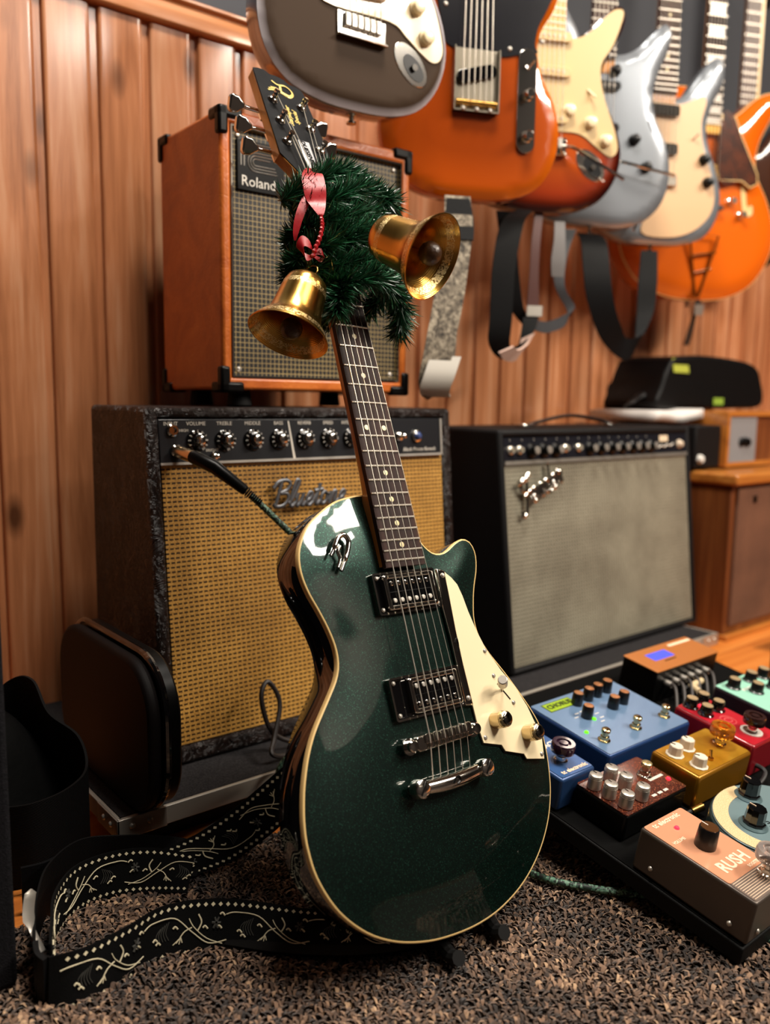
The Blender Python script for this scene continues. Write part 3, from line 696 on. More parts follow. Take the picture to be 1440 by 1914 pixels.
for x in (-.049, .043):
    MB().lathe([(.0052, -.018), (.0052, -.006), (.0092, -.005), (.0098, .001), (.0092, .0062), (.0075, .0072), (.0001, .0075)], 24, T(x, -.697, 0)).build('stud', CHROME, gt)
    MB().box(-.0075, .0075, -.0007, .0007, .0068, .0078, T(x, -.697, 0) @ RZ(.9)).build('stud_slot', BLACKP, gt)
# pickguard
pg = [(60, -481), (64, -485), (70, -490), (77, -499), (81, -513), (84, -531), (90, -555), (97, -575), (113, -603), (129, -624), (141, -649), (147, -669), (152, -688), (147.5, -710), (119.5, -704), (117, -698), (89.5, -689), (86, -681.5), (60, -674), (57.5, -655), (57, -631), (57, -572), (58, -516)]
pgc = [(x / 1000, y / 1000) for x, y in pg]
cx, cy = .095, -.61
MB().prism([(x + .0011 * (1 if x > cx else -1), y + .0011 * (1 if y > cy else -1)) for x, y in pgc], -.0118, -.0106, MX()).build('pickguard_backing', BLACKP, gt)
pgo = MB().prism(pgc, -.0106, -.0090, MX()).build('pickguard', CREAM, gt, .0004)
for x, y in ((94.5, -578), (64, -669), (145, -704), (99, -607), (120, -641)):
    link('screw', SCREW, None, pgo, T(x / 1000, y / 1000, -.009) @ MX.Scale(.7, 4))
sl_ = [(49, -478), (46, -523), (47.5, -555), (47, -592), (46, -631), (57, -633), (56.5, -587), (57.5, -550), (60, -508), (61, -482)]
strip = MB().prism([(x / 1000, y / 1000) for x, y in sl_], -.0125, -.0072, MX()).build('trim_strip', CHROME, gt, .0016)
for x, y in ((56, -487), (51.5, -624)): link('screw', SCREW, None, strip, T(x / 1000, y / 1000, -.0072) @ MX.Scale(.75, 4))
MB().tube(crom([(.0502, -.563, -.0069), (.0545, -.5585, -.0069), (.0545, -.5665, -.0069), (.051, -.5735, -.0069)], 4), .0008, 6).build('strip_emblem', BLACKP, strip)
def knurled(r, h, n=36):
    m = MB(); vs = []; fs = []
    for z, k in ((0, 1), (h * .7, 1), (h * .7, .97), (h * .78, .97), (h * .80, 1.0), (h * .93, .93), (h, .6)):
        for i in range(n):
            a = 2 * math.pi * i / n; rr = r * k * (1.02 if i % 2 and z <= h * .7 else 1.); vs.append((rr * math.cos(a), rr * math.sin(a), z))
    for j in range(6):
        for i in range(n): fs.append((j * n + i, j * n + (i + 1) % n, j * n + n + (i + 1) % n, j * n + n + i))
    fs.append(tuple(range(6 * n, 7 * n))); return m.add(vs, fs)
KN = knurled(.0092, .0195).mesh('control_knob', ang=30); KN.materials.append(mat('warm_nickel', 'cdb890', .22, 1.))
KT = MB().lathe([(.0070, .0190), (.0068, .0202), (.005, .0210), (.0001, .0212)], 22).mesh('knob_top'); KT.materials.append(mat('smoked_chrome', '7a766f', .08, 1.))
for x, y in ((.0845, -.6545), (.1295, -.6775)):
    k = link('control_knob', KN, None, gt, T(x, y, -.0088)); link('knob_top', KT, None, k)
MB().cyl((.1075, -.6245, -.009), (.095, -.617, .006), .0016).build('selector_lever', CHROME, gt)
MB().cyl((.0975, -.6185, .003), (.0885, -.613, .0135), .0056, n=20).build('selector_tip', NICKEL, gt, .001)
MB().box(-.0125, .0125, -.0008, .0008, -.0091, -.0087, T(.109, -.6265, 0) @ RZ(-.95)).build('selector_slot', BLACKP, gt)
# chrome initial on the upper bout
im = MB()
im.tube(crom([(-.0905, -.4535, -.0085), (-.084, -.445, -.0078), (-.077, -.4355, -.0075), (-.0695, -.4325, -.0075), (-.0645, -.439, -.0078), (-.0685, -.4505, -.008), (-.0745, -.4600, -.008), (-.0815, -.4700, -.0084)], 6), [.0016] * 6 + [.0028] * 30 + [.0021] * 7, 10)
im.tube(crom([(-.0765, -.4445, -.008), (-.0805, -.4495, -.0082), (-.0795, -.4575, -.0082), (-.0845, -.4665, -.0086)], 6), .0021, 10)
im.build('body_emblem', CHROME, gt, ang=60)

# A-frame stand behind and under the guitar
gs = thing('guitar_stand', 'low black guitar stand carrying the green guitar', 'stand', T(.60, .62, 0))
TUB = mat('black_tube', '090909', .35)
def P_(x, y, z): return V((x - .60, y - .62, z))
for sx in (-1, 1):
    MB().tube(crom([P_(.60 + sx * .02, .72, .30), P_(.60 + sx * .03, .71, .16), P_(.59 + sx * .05, .70, .02), P_(.588 + sx * .055, .69, .0125)], 6), .0085, 10).build('leg', TUB, gs)
    MB().tube(crom([P_(.60 + sx * .06, .70, .10), P_(.585 + sx * .045, .63, .040), P_(.575 + sx * .034, .56, .022), P_(.570 + sx * .032, .540, .020), P_(.568 + sx * .032, .528, .026)], 6), .0075, 10).build('cradle_arm', BLACKR, gs)
MB().tube([P_(.60, .72, .30), P_(.60, .83, .16), P_(.60, .885, .0125)], .0085, 10).build('leg', TUB, gs)
MB().tube([P_(.54, .71, .15), P_(.66, .71, .15)], .006, 8).build('crossbar', TUB, gs)

# ------------------------------------------------------------------ christmas decoration
gn = NT('pine_needles'); gn.set(rough=.32, spec=.6)
aa = gn.n('ShaderNodeAttribute', attribute_name='tint')
gn.l(gn.ramp(aa.outputs['Fac'], [(0, '0a2415'), (.5, '14482b'), (.85, '2a6e46'), (1, '6aa886')]), gn.b.inputs['Base Color'])
garland = thing('christmas_garland', 'green artificial pine garland wound around the guitar neck', 'garland', GM)
gp = [(-82, -62, 26), (-45, -38, 34), (-8, -14, 34), (28, -8, 30), (66, -22, 18), (84, -42, -12), (60, -62, -34), (0, -74, -44), (-46, -84, -14), (-60, -92, 26), (-28, -86, 46), (20, -66, 42), (52, -56, 30), (66, -84, 0), (40, -112, -36), (-30, -118, -38), (-66, -122, 4), (-52, -120, 40), (-6, -112, 52), (34, -118, 46), (60, -140, 12), (30, -160, -36), (-26, -162, -30), (-52, -158, 16), (-34, -164, 46), (6, -160, 56), (44, -172, 40), (58, -190, 20), (64, -196, 6)]
gp2 = [(-30, -160, 40), (-44, -182, 40), (-48, -198, 34)]
gp3 = [(20, -30, 40), (60, -40, 44), (72, -44, 40)]
wire = MB()
NV = []; NF = []; NTi = []
def needles(path, per, lo, hi):
    P = resample(crom([(a / 1000, b / 1000, c / 1000) for a, b, c in path], 10), 400, False)
    L = np.linalg.norm(np.diff(P, axis=0), axis=1).sum(); n = int(L * 1000 * per)
    i = rng.integers(0, len(P) - 1, n); t = P[np.minimum(i + 1, len(P) - 1)] - P[np.maximum(i - 1, 0)]; t /= np.linalg.norm(t, axis=1)[:, None]
    p = P[i] + rng.normal(0, .0008, (n, 3)); q = rng.normal(0, 1, (n, 3)); q -= t * (q * t).sum(1)[:, None]; q /= np.linalg.norm(q, axis=1)[:, None]
    d = q * .86 + t * rng.uniform(-.1, .9, n)[:, None]; d /= np.linalg.norm(d, axis=1)[:, None]
    ln = rng.uniform(lo, hi, n)[:, None]; sd = np.cross(d, rng.normal(0, 1, (n, 3))); sd /= np.linalg.norm(sd, axis=1)[:, None]
    nn = np.cross(d, sd); wd = rng.uniform(.0005, .0010, n)[:, None]
    bend = t * ln * rng.uniform(-.05, .25, n)[:, None] + nn * ln * rng.normal(0, .08, n)[:, None]
    m = p + d * ln * .55 + bend * .3; e = p + d * ln + bend
    vs = np.stack([p - sd * wd * .7, p + sd * wd * .7, m + sd * wd, m - sd * wd, e], 1).reshape(-1, 3); o = len(NV) and sum(len(a) for a in NV)
    NV.append(vs); b = np.arange(n)[:, None] * 5 + o
    NF.extend([tuple(x) for x in (b + np.array([[0, 1, 2, 3]])).tolist()] + [tuple(x) for x in (b + np.array([[3, 2, 4]])).tolist()])
    NTi.append(np.repeat(np.clip(rng.beta(1.5, 2.2, n), 0, 1), 5))
gp4 = [(-70, -70, 20), (-30, -62, 44), (10, -40, 46), (48, -34, 38)]
gp5 = [(-66, -140, 22), (-30, -142, 46), (10, -140, 52), (44, -142, 40)]
gp6 = [(-60, -104, 24), (-20, -102, 50), (30, -92, 46), (64, -100, 24)]
for pth, per in ((gp, 13.), (gp2, 16.), (gp3, 14.), (gp4, 14.), (gp5, 14.), (gp6, 14.)):
    needles(pth, per, .013, .027); wire.tube(crom([(a / 1000, b / 1000, c / 1000) for a, b, c in pth], 8), .0016, 6)
me = bpy.data.meshes.new('needles'); me.from_pydata(np.vstack(NV).tolist(), [], NF); me.shade_smooth()
me.attributes.new('tint', 'FLOAT', 'POINT').data.foreach_set('value', np.concatenate(NTi).astype(np.float32))
stuff(link('needles', me, gn.m, garland)); wire.build('wire', mat('green_wire', '0a2a16', .5), garland)

def axis_mx(p, d):
    d = V(d).normalized(); return T(*p) @ d.to_track_quat('Z', 'Y').to_matrix().to_4x4()
bl = NT('bell_gold'); bl.set(metal=1., rough=.24)
bc = bl.coord(); sb = bl.n('ShaderNodeSeparateXYZ'); bl.l(bc, sb.inputs[0])
an = bl.math('ARCTAN2', sb.outputs['Y'], sb.outputs['X'])
cyl_ = bl.n('ShaderNodeCombineXYZ'); bl.l(bl.math('MULTIPLY', an, .03), cyl_.inputs[0]); bl.l(sb.outputs['Z'], cyl_.inputs[1])
eng = bl.noise(cyl_.outputs[0], 420, 3, .6, 1.5)
def band(a, b): return bl.math('MULTIPLY', bl.math('GREATER_THAN', sb.outputs['Z'], a), bl.math('LESS_THAN', sb.outputs['Z'], b))
bands = bl.math('MAXIMUM', band(.0165, .0225), band(.0645, .0715))
ey = bl.math('MULTIPLY', bl.math('GREATER_THAN', eng, .5), bands)
ring_ = bl.math('SINE', bl.math('MULTIPLY', sb.outputs['Z'], 4200.))
bl.l(bl.ramp(ey, [(0, 'd0a050'), (1, 'ecd29a')]), bl.b.inputs['Base Color'])
bl.l(bl.math('ADD', bl.math('MULTIPLY', ey, .2), .22), bl.b.inputs['Roughness'])
bl.bump(bl.math('ADD', ey, bl.math('MULTIPLY', ring_, .12)), .35, .0006)
BROWN = mat('clapper_brown', '3a2412', .35, bump=(300, .6, .001))
def bell(label, mx, sc, ring=True):
    b = thing('christmas_bell', label, 'bell', mx @ MX.Scale(sc, 4), 'golden bells on the garland')
    pr = [(.0001, 0), (.008, .0006), (.0165, .003), (.0215, .0075), (.0238, .0145), (.0252, .026), (.0265, .040), (.0282, .050), (.0310, .0575), (.0335, .0605), (.0350, .0615), (.0365, .064), (.0405, .0700), (.0432, .0742), (.0436, .0752), (.0425, .0755),
          (.0400, .0725), (.0352, .0650), (.0300, .0575), (.0268, .048), (.0252, .038), (.024, .025), (.022, .014), (.0165, .006), (.0001, .003)]
    MB().lathe(pr, 56, caps=False).build('bell_body', bl.m, b, ang=60)
    cl = MB().cyl((0, 0, .004), (.003, .002, .058), .0009).build('clapper_rod', BRASS, b)
    MB().lathe([(.0001, -.0118)] + [(.0118 * math.sin(math.radians(a)), -.0118 * math.cos(math.radians(a))) for a in range(15, 180, 15)] + [(.0001, .0118)], 20, T(.003, .002, .068)).build('clapper', BROWN, b)
    rp = [(.0078 * math.cos(2 * math.pi * k / 24), 0, -.0075 + .0078 * math.sin(2 * math.pi * k / 24)) for k in range(24)]
    if ring: MB().tube(rp, .0009, 8, True).build('hanging_ring', mat('aged_brass', '8a6a38', .3, 1.), b)
    return b
Rc = V((0.77277, -0.63452, 0.01437)); Dc = V((-0.0734, -0.11184, -0.99101)); Fc = V((0.63043, 0.76477, -0.133))
bell('golden bell hanging mouth-down from a red ribbon, left of the guitar neck', axis_mx((.523, .768, .688), Rc * -.26 + Dc * .90 - Fc * .34), 1.0)
bell('golden bell tipped sideways showing its clapper, right of the guitar neck', axis_mx((.5607, .700, .7285), Rc * .74 + Dc * .46 - Fc * .47), 1.0, False)
RED = mat('red_satin', 'a00a16', .42, bump=(120, .25, .001))
rbt = thing('red_ribbon', 'glossy red satin ribbon tied round the guitar neck above the bell', 'ribbon', T(0, 0, 0))
a1 = Rc * .016
Ribbon([(.580, .830, .813), (.562, .818, .812), (.551, .803, .804), (.547, .794, .791), (.544, .786, .777), (.541, .778, .765), (.541, .772, .755)],
       [Dc * .012 + Rc * .004, Rc * .014 + Dc * .008, Rc * .023, Rc * .025 + Fc * .004, Rc * .023 - Fc * .006, Rc * .016 + Fc * .006, Rc * .006], 6).slab(.0006).build('ribbon_loop', RED, rbt)
tw = MB(); tw.tube(crom([(.541, .772, .755), (.5405, .769, .747), (.538, .766, .739), (.534, .765, .728), (.529, .765, .718), (.527, .767, .709)], 8), [.0032 + .0009 * math.sin(k * 1.7) for k in range(41)], 7, flat=.55); tw.build('twisted_cord', RED, rbt)
Ribbon([(.556, .800, .783), (.542, .797, .779), (.531, .792, .765), (.524, .790, .750), (.520, .789, .736), (.519, .789, .728)], [Rc * .006, Rc * .008 + Dc * .004, Rc * .010 + Fc * .004, Rc * .009, Rc * .006, Rc * .002], 6).slab(.0006).build('ribbon_tail', RED, rbt)
Ribbon([(.531, .769, .714), (.522, .767, .722), (.514, .767, .724), (.512, .768, .716), (.520, .767, .708), (.529, .767, .711)], [Rc * .003 + Fc * .004, Dc * .008, Dc * .011 + Rc * .003, Rc * .008 + Dc * .005, Dc * .007, Rc * .003 + Fc * .003], 6).slab(.0006).build('ribbon_bow', RED, rbt)
Ribbon([(.527, .767, .712), (.535, .766, .716), (.541, .767, .714), (.538, .768, .708), (.529, .767, .710)], [Dc * .004, Dc * .007, Dc * .008 + Rc * .003, Dc * .006, Dc * .003], 6).slab(.0006).build('ribbon_bow', RED, rbt)

# ------------------------------------------------------------------ guitars hanging along the wall (local: x across, y up from the body's end, z out of the face)
def hang_mx(x, y, z, r):
    return MX(((math.cos(r), 0, -math.sin(r), x), (-math.sin(r), 0, -math.cos(r), y), (0, 1, 0, z), (0, 0, 0, 1)))
def burst(name, inner, mid, outer, r0=.0, r1=.035, r2=.09, rough=.16, metal=0.):
    t = NT(name); t.set(rough=rough, coat=1. if rough < .4 else 0., coatr=.06, spec=.5 if rough < .4 else .12, metal=metal); a = t.n('ShaderNodeAttribute', attribute_name='edge')
    t.l(t.ramp(t.math('MULTIPLY', a.outputs['Fac'], 8.), [(r0 * 8, outer), (r1 * 8, mid), (r2 * 8, inner)]), t.b.inputs['Base Color']); return t.m
def mm(pts): return [(x / 1000, y / 1000) for x, y in pts]
STRAT = [(0, 0), (60, 4), (110, 22), (145, 60), (160, 110), (150, 160), (125, 205), (112, 240), (115, 275), (135, 310), (152, 345), (156, 372), (142, 384), (115, 366), (82, 333), (58, 318), (31, 314), (-31, 322), (-48, 342), (-68, 385), (-95, 425), (-120, 432), (-136, 405), (-132, 360), (-118, 310), (-112, 265), (-125, 215), (-148, 165), (-160, 110), (-148, 55), (-115, 20), (-60, 3)]
TELE = [(0, 0), (70, 5), (120, 25), (150, 65), (160, 115), (150, 165), (125, 210), (114, 250), (121, 285), (140, 315), (150, 350), (138, 378), (112, 386), (85, 372), (60, 345), (32, 335), (-31, 395), (-72, 402), (-115, 392), (-146, 357), (-148, 312), (-130, 272), (-118, 237), (-128, 197), (-150, 157), (-160, 110), (-150, 62), (-118, 24), (-65, 4)]
OFFS = [(0, 0), (60, -2), (110, 12), (150, 50), (166, 105), (156, 165), (130, 215), (120, 258), (126, 300), (146, 348), (154, 385), (140, 402), (112, 380), (78, 348), (34, 334), (-32, 350), (-55, 382), (-85, 425), (-115, 440), (-140, 415), (-145, 360), (-132, 300), (-120, 255), (-128, 200), (-150, 150), (-162, 95), (-150, 45), (-110, 12), (-55, 2)]
MOSR = [(0, 0), (65, 2), (120, 20), (150, 60), (158, 110), (142, 170), (120, 220), (112, 265), (126, 310), (148, 355), (146, 395), (124, 402), (88, 362), (58, 322), (31, 312), (-31, 320), (-55, 335), (-80, 362), (-105, 385), (-128, 375), (-132, 335), (-118, 285), (-115, 240), (-130, 190), (-152, 130), (-155, 75), (-130, 30), (-70, 4)]
HOLL = [(x, y * 1.12) for x, y in [(0, 0), (90, 8), (160, 40), (205, 100), (212, 160), (188, 220), (158, 265), (147, 300), (156, 345), (182, 392), (200, 428), (184, 446), (140, 432), (86, 392), (50, 384), (27, 390), (-27, 432), (-70, 440), (-120, 425), (-150, 380), (-155, 335), (-145, 290), (-155, 250), (-185, 205), (-208, 150), (-205, 95), (-160, 38), (-90, 8)]]
MAPLEF = wood('maple_board', 'c08a4c', 'd29c5c', 'dcae74', 1, 1.2, .35, 0.)
GFRET = {}
def hung(label, org, r, ctl, m_top, m_side, joint, bridge, board, head_m, thick=.045, dome=.002, inl=None, binding=None, neck_m=MAPLE, zt=.004, nfr=21):
    t = thing('electric_guitar', label, 'guitar', hang_mx(*org, r), 'guitars hanging on the wall')
    body_parts(t, ctl, -thick, -.006, .006 + dome, .0065 if dome < .004 else .02, m_top, m_side, binding, .012, 120, .0035, edge=.007)
    nut = bridge + .648; wj, wn = .028, .0215; zf = zt + .006
    fy = lambda n: nut - .648 * (1 - 2 ** (-n / 12)); hw = lambda y: wn + (wj - wn) * (nut - y) / (nut - joint)
    y0 = min(joint, fy(nfr) - .006)
    MB().add([(s_ * hw(y), y, z) for y in (y0, nut) for s_, z in ((-1, zf - .006), (-1, zf), (1, zf), (1, zf - .006))], [(0, 1, 2, 3), (4, 5, 6, 7), (0, 1, 5, 4), (1, 2, 6, 5), (2, 3, 7, 6), (3, 0, 4, 7)]).build('fretboard', board, t, .0008)
    vs = []
    for y in (joint - .05, joint + .02, nut):
        for k in range(7):
            a = math.pi * k / 6; vs.append((-hw(y) * .98 * math.cos(a), y, zf - .0062 - .018 * math.sin(a) ** .8))
    MB().add(vs, [tuple(range(7)), tuple(14 + k for k in range(7))] + [(i * 7 + k, i * 7 + (k + 1) % 7, i * 7 + 7 + (k + 1) % 7, i * 7 + 7 + k) for i in range(2) for k in range(7)]).build('neck', neck_m, t)
    for n in range(1, nfr + 1):
        y = fy(n); me = MB().cyl((-hw(y), 0, 0), (hw(y), 0, 0), .0013, n=6).mesh('fret'); link('fret', me, STEEL, t, T(0, y, zf))
    if inl == 'dots':
        for n in (3, 5, 7, 9, 12, 15, 17, 19):
            link('inlay_dot', dot, None, t, T(0, (fy(n) + fy(n - 1)) / 2, zf))
    if inl == 'blocks':
        for n in (3, 5, 7, 9, 12, 15, 17, 19, 21):
            ya, yb = fy(n) + .003, fy(n - 1) - .003; w_ = hw(ya) * .8
            MB().box(-w_, w_, ya, yb, zf - .001, zf + .0004).build('inlay_block', mat('pearl', 'cfc9c0', .25) if 'pearl' not in bpy.data.materials else bpy.data.materials['pearl'], t)
    hd_ = mm([(-21, 0), (-26, 20), (-38, 45), (-36, 170), (-10, 190), (30, 180), (38, 150), (38, 45), (26, 20), (21, 0)])
    MB().prism([(x, y + nut) for x, y in hd_], zf - .017, zf - .003, MX()).build('headstock', head_m, t, .001)
    for i in range(6):
        xn, xb = -.0172 + i * .0069, -.026 + i * .0104
        MB().tube([(xn * 1.2, nut + .05 + .02 * (i % 3), zf + .004), (xn, nut, zf + .002), (xb, bridge, zf + .0045), (xb, bridge - .012, zt)], .0006, 5).build('string', STEEL, t)
    MB().lathe([(.008, 0), (.008, .003), (.004, .005), (.004, .010), (.0075, .012), (.0075, .015), (.0001, .016)], 14, T(0, .001, -thick / 2) @ RX(math.pi / 2)).build('strap_button', CHROME, t)
    return t
def plate(t, nm, pts, m, z0=.0, z1=.004, bevel=.0006): return MB().prism([(p.x, p.y) for p in crom([(*q, 0) for q in mm(pts)], 4, True)], z0, z1, MX()).build(nm, m, t, bevel)
def knobm(nm, m, r, h):
    me = MB().lathe([(r * 1.15, 0), (r * 1.12, h * .25), (r, h * .3), (r * .9, h * .95), (r * .8, h), (.0001, h)], 22).mesh(nm); me.materials.append(m); return me
KCREAM = knobm('control_knob', CREAM, .0105, .012); KBLK = knobm('control_knob', BLACKP, .0105, .014); KCHR = knobm('control_knob', CHROME, .0085, .018)
def single_coil(t, y, tilt=0., m=CREAM, w_=.042, h=.009):
    o = MB().prism(rrect(-w_, w_, -h, h, h * .95, 6), .004, .0105, MX()).build('pickup', m, t, .001); o.matrix_local = T(0, y, 0) @ RZ(tilt)
    for k in range(6): link('pole_piece', POLE, None, o, T(-.026 + k * .0104, 0, .0105))
def strat_bridge(t, y):
    b = MB().box(-.041, .041, y - .022, y + .010, .002, .005).build('bridge', CHROME, t, .001)
    for k in range(6): MB().box(-.0305 + k * .0104, -.0215 + k * .0104, y - .010, y + .008, .005, .011).build('saddle', NICKEL, b, .001)
    MB().box(-.041, .041, y - .024, y - .021, .002, .012).build('bridge_lip', CHROME, b, .001)
def jackplate(t, x, y, a):
    vs = [(.022 * math.cos(2 * math.pi * k / 24), .036 * math.sin(2 * math.pi * k / 24)) for k in range(24)]
    o = MB().prism([(p[0] * 1.0, p[1]) for p in vs], .0005, .003, MX()).build('jack_plate', CHROME, t, .001); o.matrix_local = T(x, y, 0) @ RZ(a)
    MB().prism([(p[0] * .6, p[1] * .62 - .006) for p in vs], .003, .0036, MX()).build('jack_cup', BLACKP, o)
    MB().cyl((0, -.006, .003), (0, -.006, .008), .005).build('jack_socket', CHROME, o)
MINT = mat('cream_guard', 'e0cda6', .3, coat=.3)
AGED = mat('aged_guard', 'c6ab78', .35, coat=.3)
BLKG = mat('black_guard', '0a0a10', .2, coat=.4)

# silver-bronze one, nearest
g1 = hung('bronze-grey electric guitar with pale pickguard, hung above the orange amplifier', (.782, 1.02, .974), .09, STRAT, burst('bronze_satin', '3a2b1e', '3a2b1e', 'a8a2a6', .001, .011, .03, .62, 0.), mat('silver_metallic', '9a959c', .25, .8, coat=1.), .318, .115, ROSE, MAPLE)
plate(g1, 'pickguard', [(-87, 165), (-72, 138), (-47, 128), (48, 130), (78, 116), (103, 101), (126, 91), (142, 98), (146, 120), (130, 168), (106, 205), (97, 240), (100, 275), (122, 312), (136, 350), (110, 350), (80, 322), (55, 308), (30, 306), (-30, 312), (-60, 345), (-85, 380), (-100, 360), (-95, 300), (-90, 230)], MINT)
strat_bridge(g1, .115)
for y in (.158, .205, .255): single_coil(g1, y, .12 if y < .17 else 0, mat('pinkish_cover', 'd6bfa8', .35) if 'pinkish_cover' not in bpy.data.materials else bpy.data.materials['pinkish_cover'])
for x, y in ((70, 188), (95, 160), (113, 122)): link('control_knob', KCREAM, None, g1, T(x / 1000, y / 1000, .004))
jackplate(g1, .088, .080, .85)
# amber slab-bodied one
g2 = hung('amber-orange slab-bodied guitar with black pickguard and chrome control plate', (1.054, 1.06, .900), .42, TELE, burst('amber_burst', '863404', 'a24307', 'c05c0c', 0, .022, .075), mat('amber_side', 'c8600c', .15, coat=1.), .390, .150, MAPLEF, MAPLE)
plate(g2, 'pickguard', [(-42, 236), (-58, 262), (-72, 330), (-60, 393), (-31, 388), (31, 330), (60, 338), (95, 366), (125, 366), (138, 348), (128, 318), (111, 284), (106, 255), (110, 243), (75, 236), (42, 230)], BLKG)
pb = MB().box(-.040, .040, .136, .236, .003, .006).box(-.040, -.0385, .136, .236, .003, .014).box(.0385, .040, .136, .236, .003, .014).box(-.040, .040, .136, .1375, .003, .014).build('bridge_plate', mat('worn_nickel', 'b3aa98', .28, 1.), g2)
for k in range(3): MB().cyl((-.036 + k * .0245, .150, .0115), (-.0135 + k * .0245, .150, .0115), .0045).build('saddle', BRASS, pb)
for k in range(3): link('screw', SCREW, None, pb, T(-.024 + k * .024, .139, .014))
o = MB().prism(rrect(-.036, .036, -.011, .011, .01), .006, .012, MX()).build('pickup', BLACKG, g2, .001); o.matrix_local = T(0, .196, 0) @ RZ(.25)
MB().prism(rrect(-.036, .036, .325, .345, .008), .004, .012, MX()).build('neck_pickup', CHROME, g2, .002)
cpl = MB().prism(rrect(.076, .110, .080, .248, .0165, 8), .003, .006, MX()).build('control_plate', CHROME, g2, .0006)
for y in (.105, .172): link('control_knob', KCHR, None, g2, T(.093, y, .006))
MB().cyl((.093, .215, .006), (.098, .225, .022), .002).build('selector_lever', CHROME, g2)
for p in ((.060, .244), (.118, .262), (-.055, .30)): link('screw', SCREW, None, g2, T(*p, .004))
# sunburst
g3 = hung('red-brown sunburst guitar with aged cream pickguard and whammy bar', (1.286, 1.10, .919), .45, STRAT, burst('sunburst', 'a0420a', '862a06', '2c0705', .006, .034, .08), mat('dark_cherry', '3c0b08', .12, coat=1.), .330, .130, MAPLEF, MAPLE, inl='dots')
plate(g3, 'pickguard', [(148, 366), (130, 311), (106, 270), (114, 219), (140, 158), (148, 122), (133, 108), (105, 122), (71, 143), (31, 146), (-45, 143), (-75, 165), (-90, 230), (-95, 300), (-60, 330), (-28, 318), (28, 312), (60, 316), (88, 334), (115, 362), (135, 374)], AGED)
strat_bridge(g3, .125)
for y in (.165, .25, .311): single_coil(g3, y, .1 if y < .2 else 0, AGED)
for x, y in ((43, 184), (88, 166), (121, 136)): link('control_knob', KCREAM, None, g3, T(x / 1000, y / 1000, .004))
jackplate(g3, .093, .090, .85)
MB().tube(crom([(.030, .118, .008), (.045, .112, .026), (.08, .095, .030), (.150, .062, .030)], 6), .003, 8).build('whammy_bar', CHROME, g3)
MB().cyl((.080, .225, .004), (.092, .210, .014), .0022).build('selector_lever', CREAM, g3)
# silver-blue offset
SBL = mat('silver_blue', '8d9298', .26, .55, coat=1., coatr=.08)
g4 = hung('silver-grey guitar with black knobs and no pickguard, beside the sunburst guitar', (1.469, 1.12, .922), .50, OFFS, SBL, SBL, .345, .135, ROSE, MAPLE)
for x, y in ((79, 171), (108, 119), (30, 300)): link('control_knob', KBLK, None, g4, T(x / 1000, y / 1000, .001))
MB().box(-.012, .012, -.0015, .0015, .001, .003, T(.114, .20, 0) @ RZ(-1.1)).build('selector_slot', BLACKP, g4)
strat_bridge(g4, .135)
for y in (.19, .27): single_coil(g4, y, 0, BLACKP)
MB().tube(crom([(.03, .125, .008), (.05, .12, .024), (.10, .11, .028), (.16, .10, .028)], 6), .003, 8).build('whammy_bar', CHROME, g4)
# tan guard one
g5 = hung('silver-rimmed guitar with a large tan pickguard, beside the orange hollow-body', (1.693, 1.12, .912), .47, MOSR, SBL, SBL, .318, .140, ROSE, MAPLE, inl='dots', nfr=22)
plate(g5, 'pickguard', [(-38, 22), (30, 14), (88, 30), (128, 66), (138, 110), (122, 166), (102, 216), (95, 262), (104, 306), (92, 318), (62, 304), (31, 296), (-31, 300), (-70, 300), (-78, 250), (-5, 160), (-20, 80)], mat('tan_guard', 'cda77c', .4, coat=.3))
for x, y in ((105, 185), (117, 137)): link('control_knob', KBLK, None, g5, T(x / 1000, y / 1000, .004))
MB().cyl((.075, .225, .004), (.082, .235, .016), .002).build('selector_lever', CHROME, g5)
for y in (.20, .28):
    MB().prism(rrect(-.036, .036, y - .012, y + .012, .006), .004, .012, MX()).build('pickup', BLACKG, g5, .001)
MB().box(-.038, .038, .122, .146, .003, .012).build('bridge', CHROME, g5, .002)
MB().tube([(-.02, .118, .012), (-.045, .06, .026), (-.07, .02, .028)], .0035, 8).build('whammy_bar', CHROME, g5)
# orange hollow body
ORN = burst('orange_lacquer', 'd2600e', 'd2600e', 'c85608', 0, .01, .05, .14)
g6 = hung('large orange hollow-body guitar with cutaway, tortoiseshell pickguard and trapeze tailpiece', (1.938, 1.16, .814), .44, HOLL, ORN, mat('orange_side', 'cc5c0e', .14, coat=1.), .437, .215, ROSE, MAPLE, .070, .008, 'blocks', IVORY, zt=.014)
plate(g6, 'pickguard', [(30, 430), (66, 425), (88, 380), (112, 340), (136, 300), (138, 278), (118, 268), (95, 282), (30, 280)], mat('tortoiseshell', '2a120a', .2, coat=.5, var=(40, '54260f')), .018, .021)
frp = [(30, 430), (66, 425), (88, 380), (112, 340), (136, 300), (138, 278), (118, 268), (95, 282), (30, 280)]
MB().tube([(x / 1000, y / 1000, .0195) for x, y in frp], .0022, 6, True).build('pickguard_binding', IVORY, g6)
for y in (.30, .40): MB().prism(rrect(-.036, .036, y - .017, y + .017, .004), .008, .020, MX()).build('pickup', BRASS, g6, .002)
tz = MB().tube([(-.004, .004, .004), (-.040, .150, .020), (.040, .150, .020), (.004, .004, .004)], .0035, 8)
for y in (.06, .10): tz.tube([(-.018 - (y - .06) * .25, y, .014), (.018 + (y - .02) * .25, y + .012, .014)], .003, 8)
tz.build('trapeze_tailpiece', BRASS, g6)
MB().box(-.045, .045, .210, .222, .010, .026).build('bridge', mat('ebony', '120b08', .4), g6, .002)
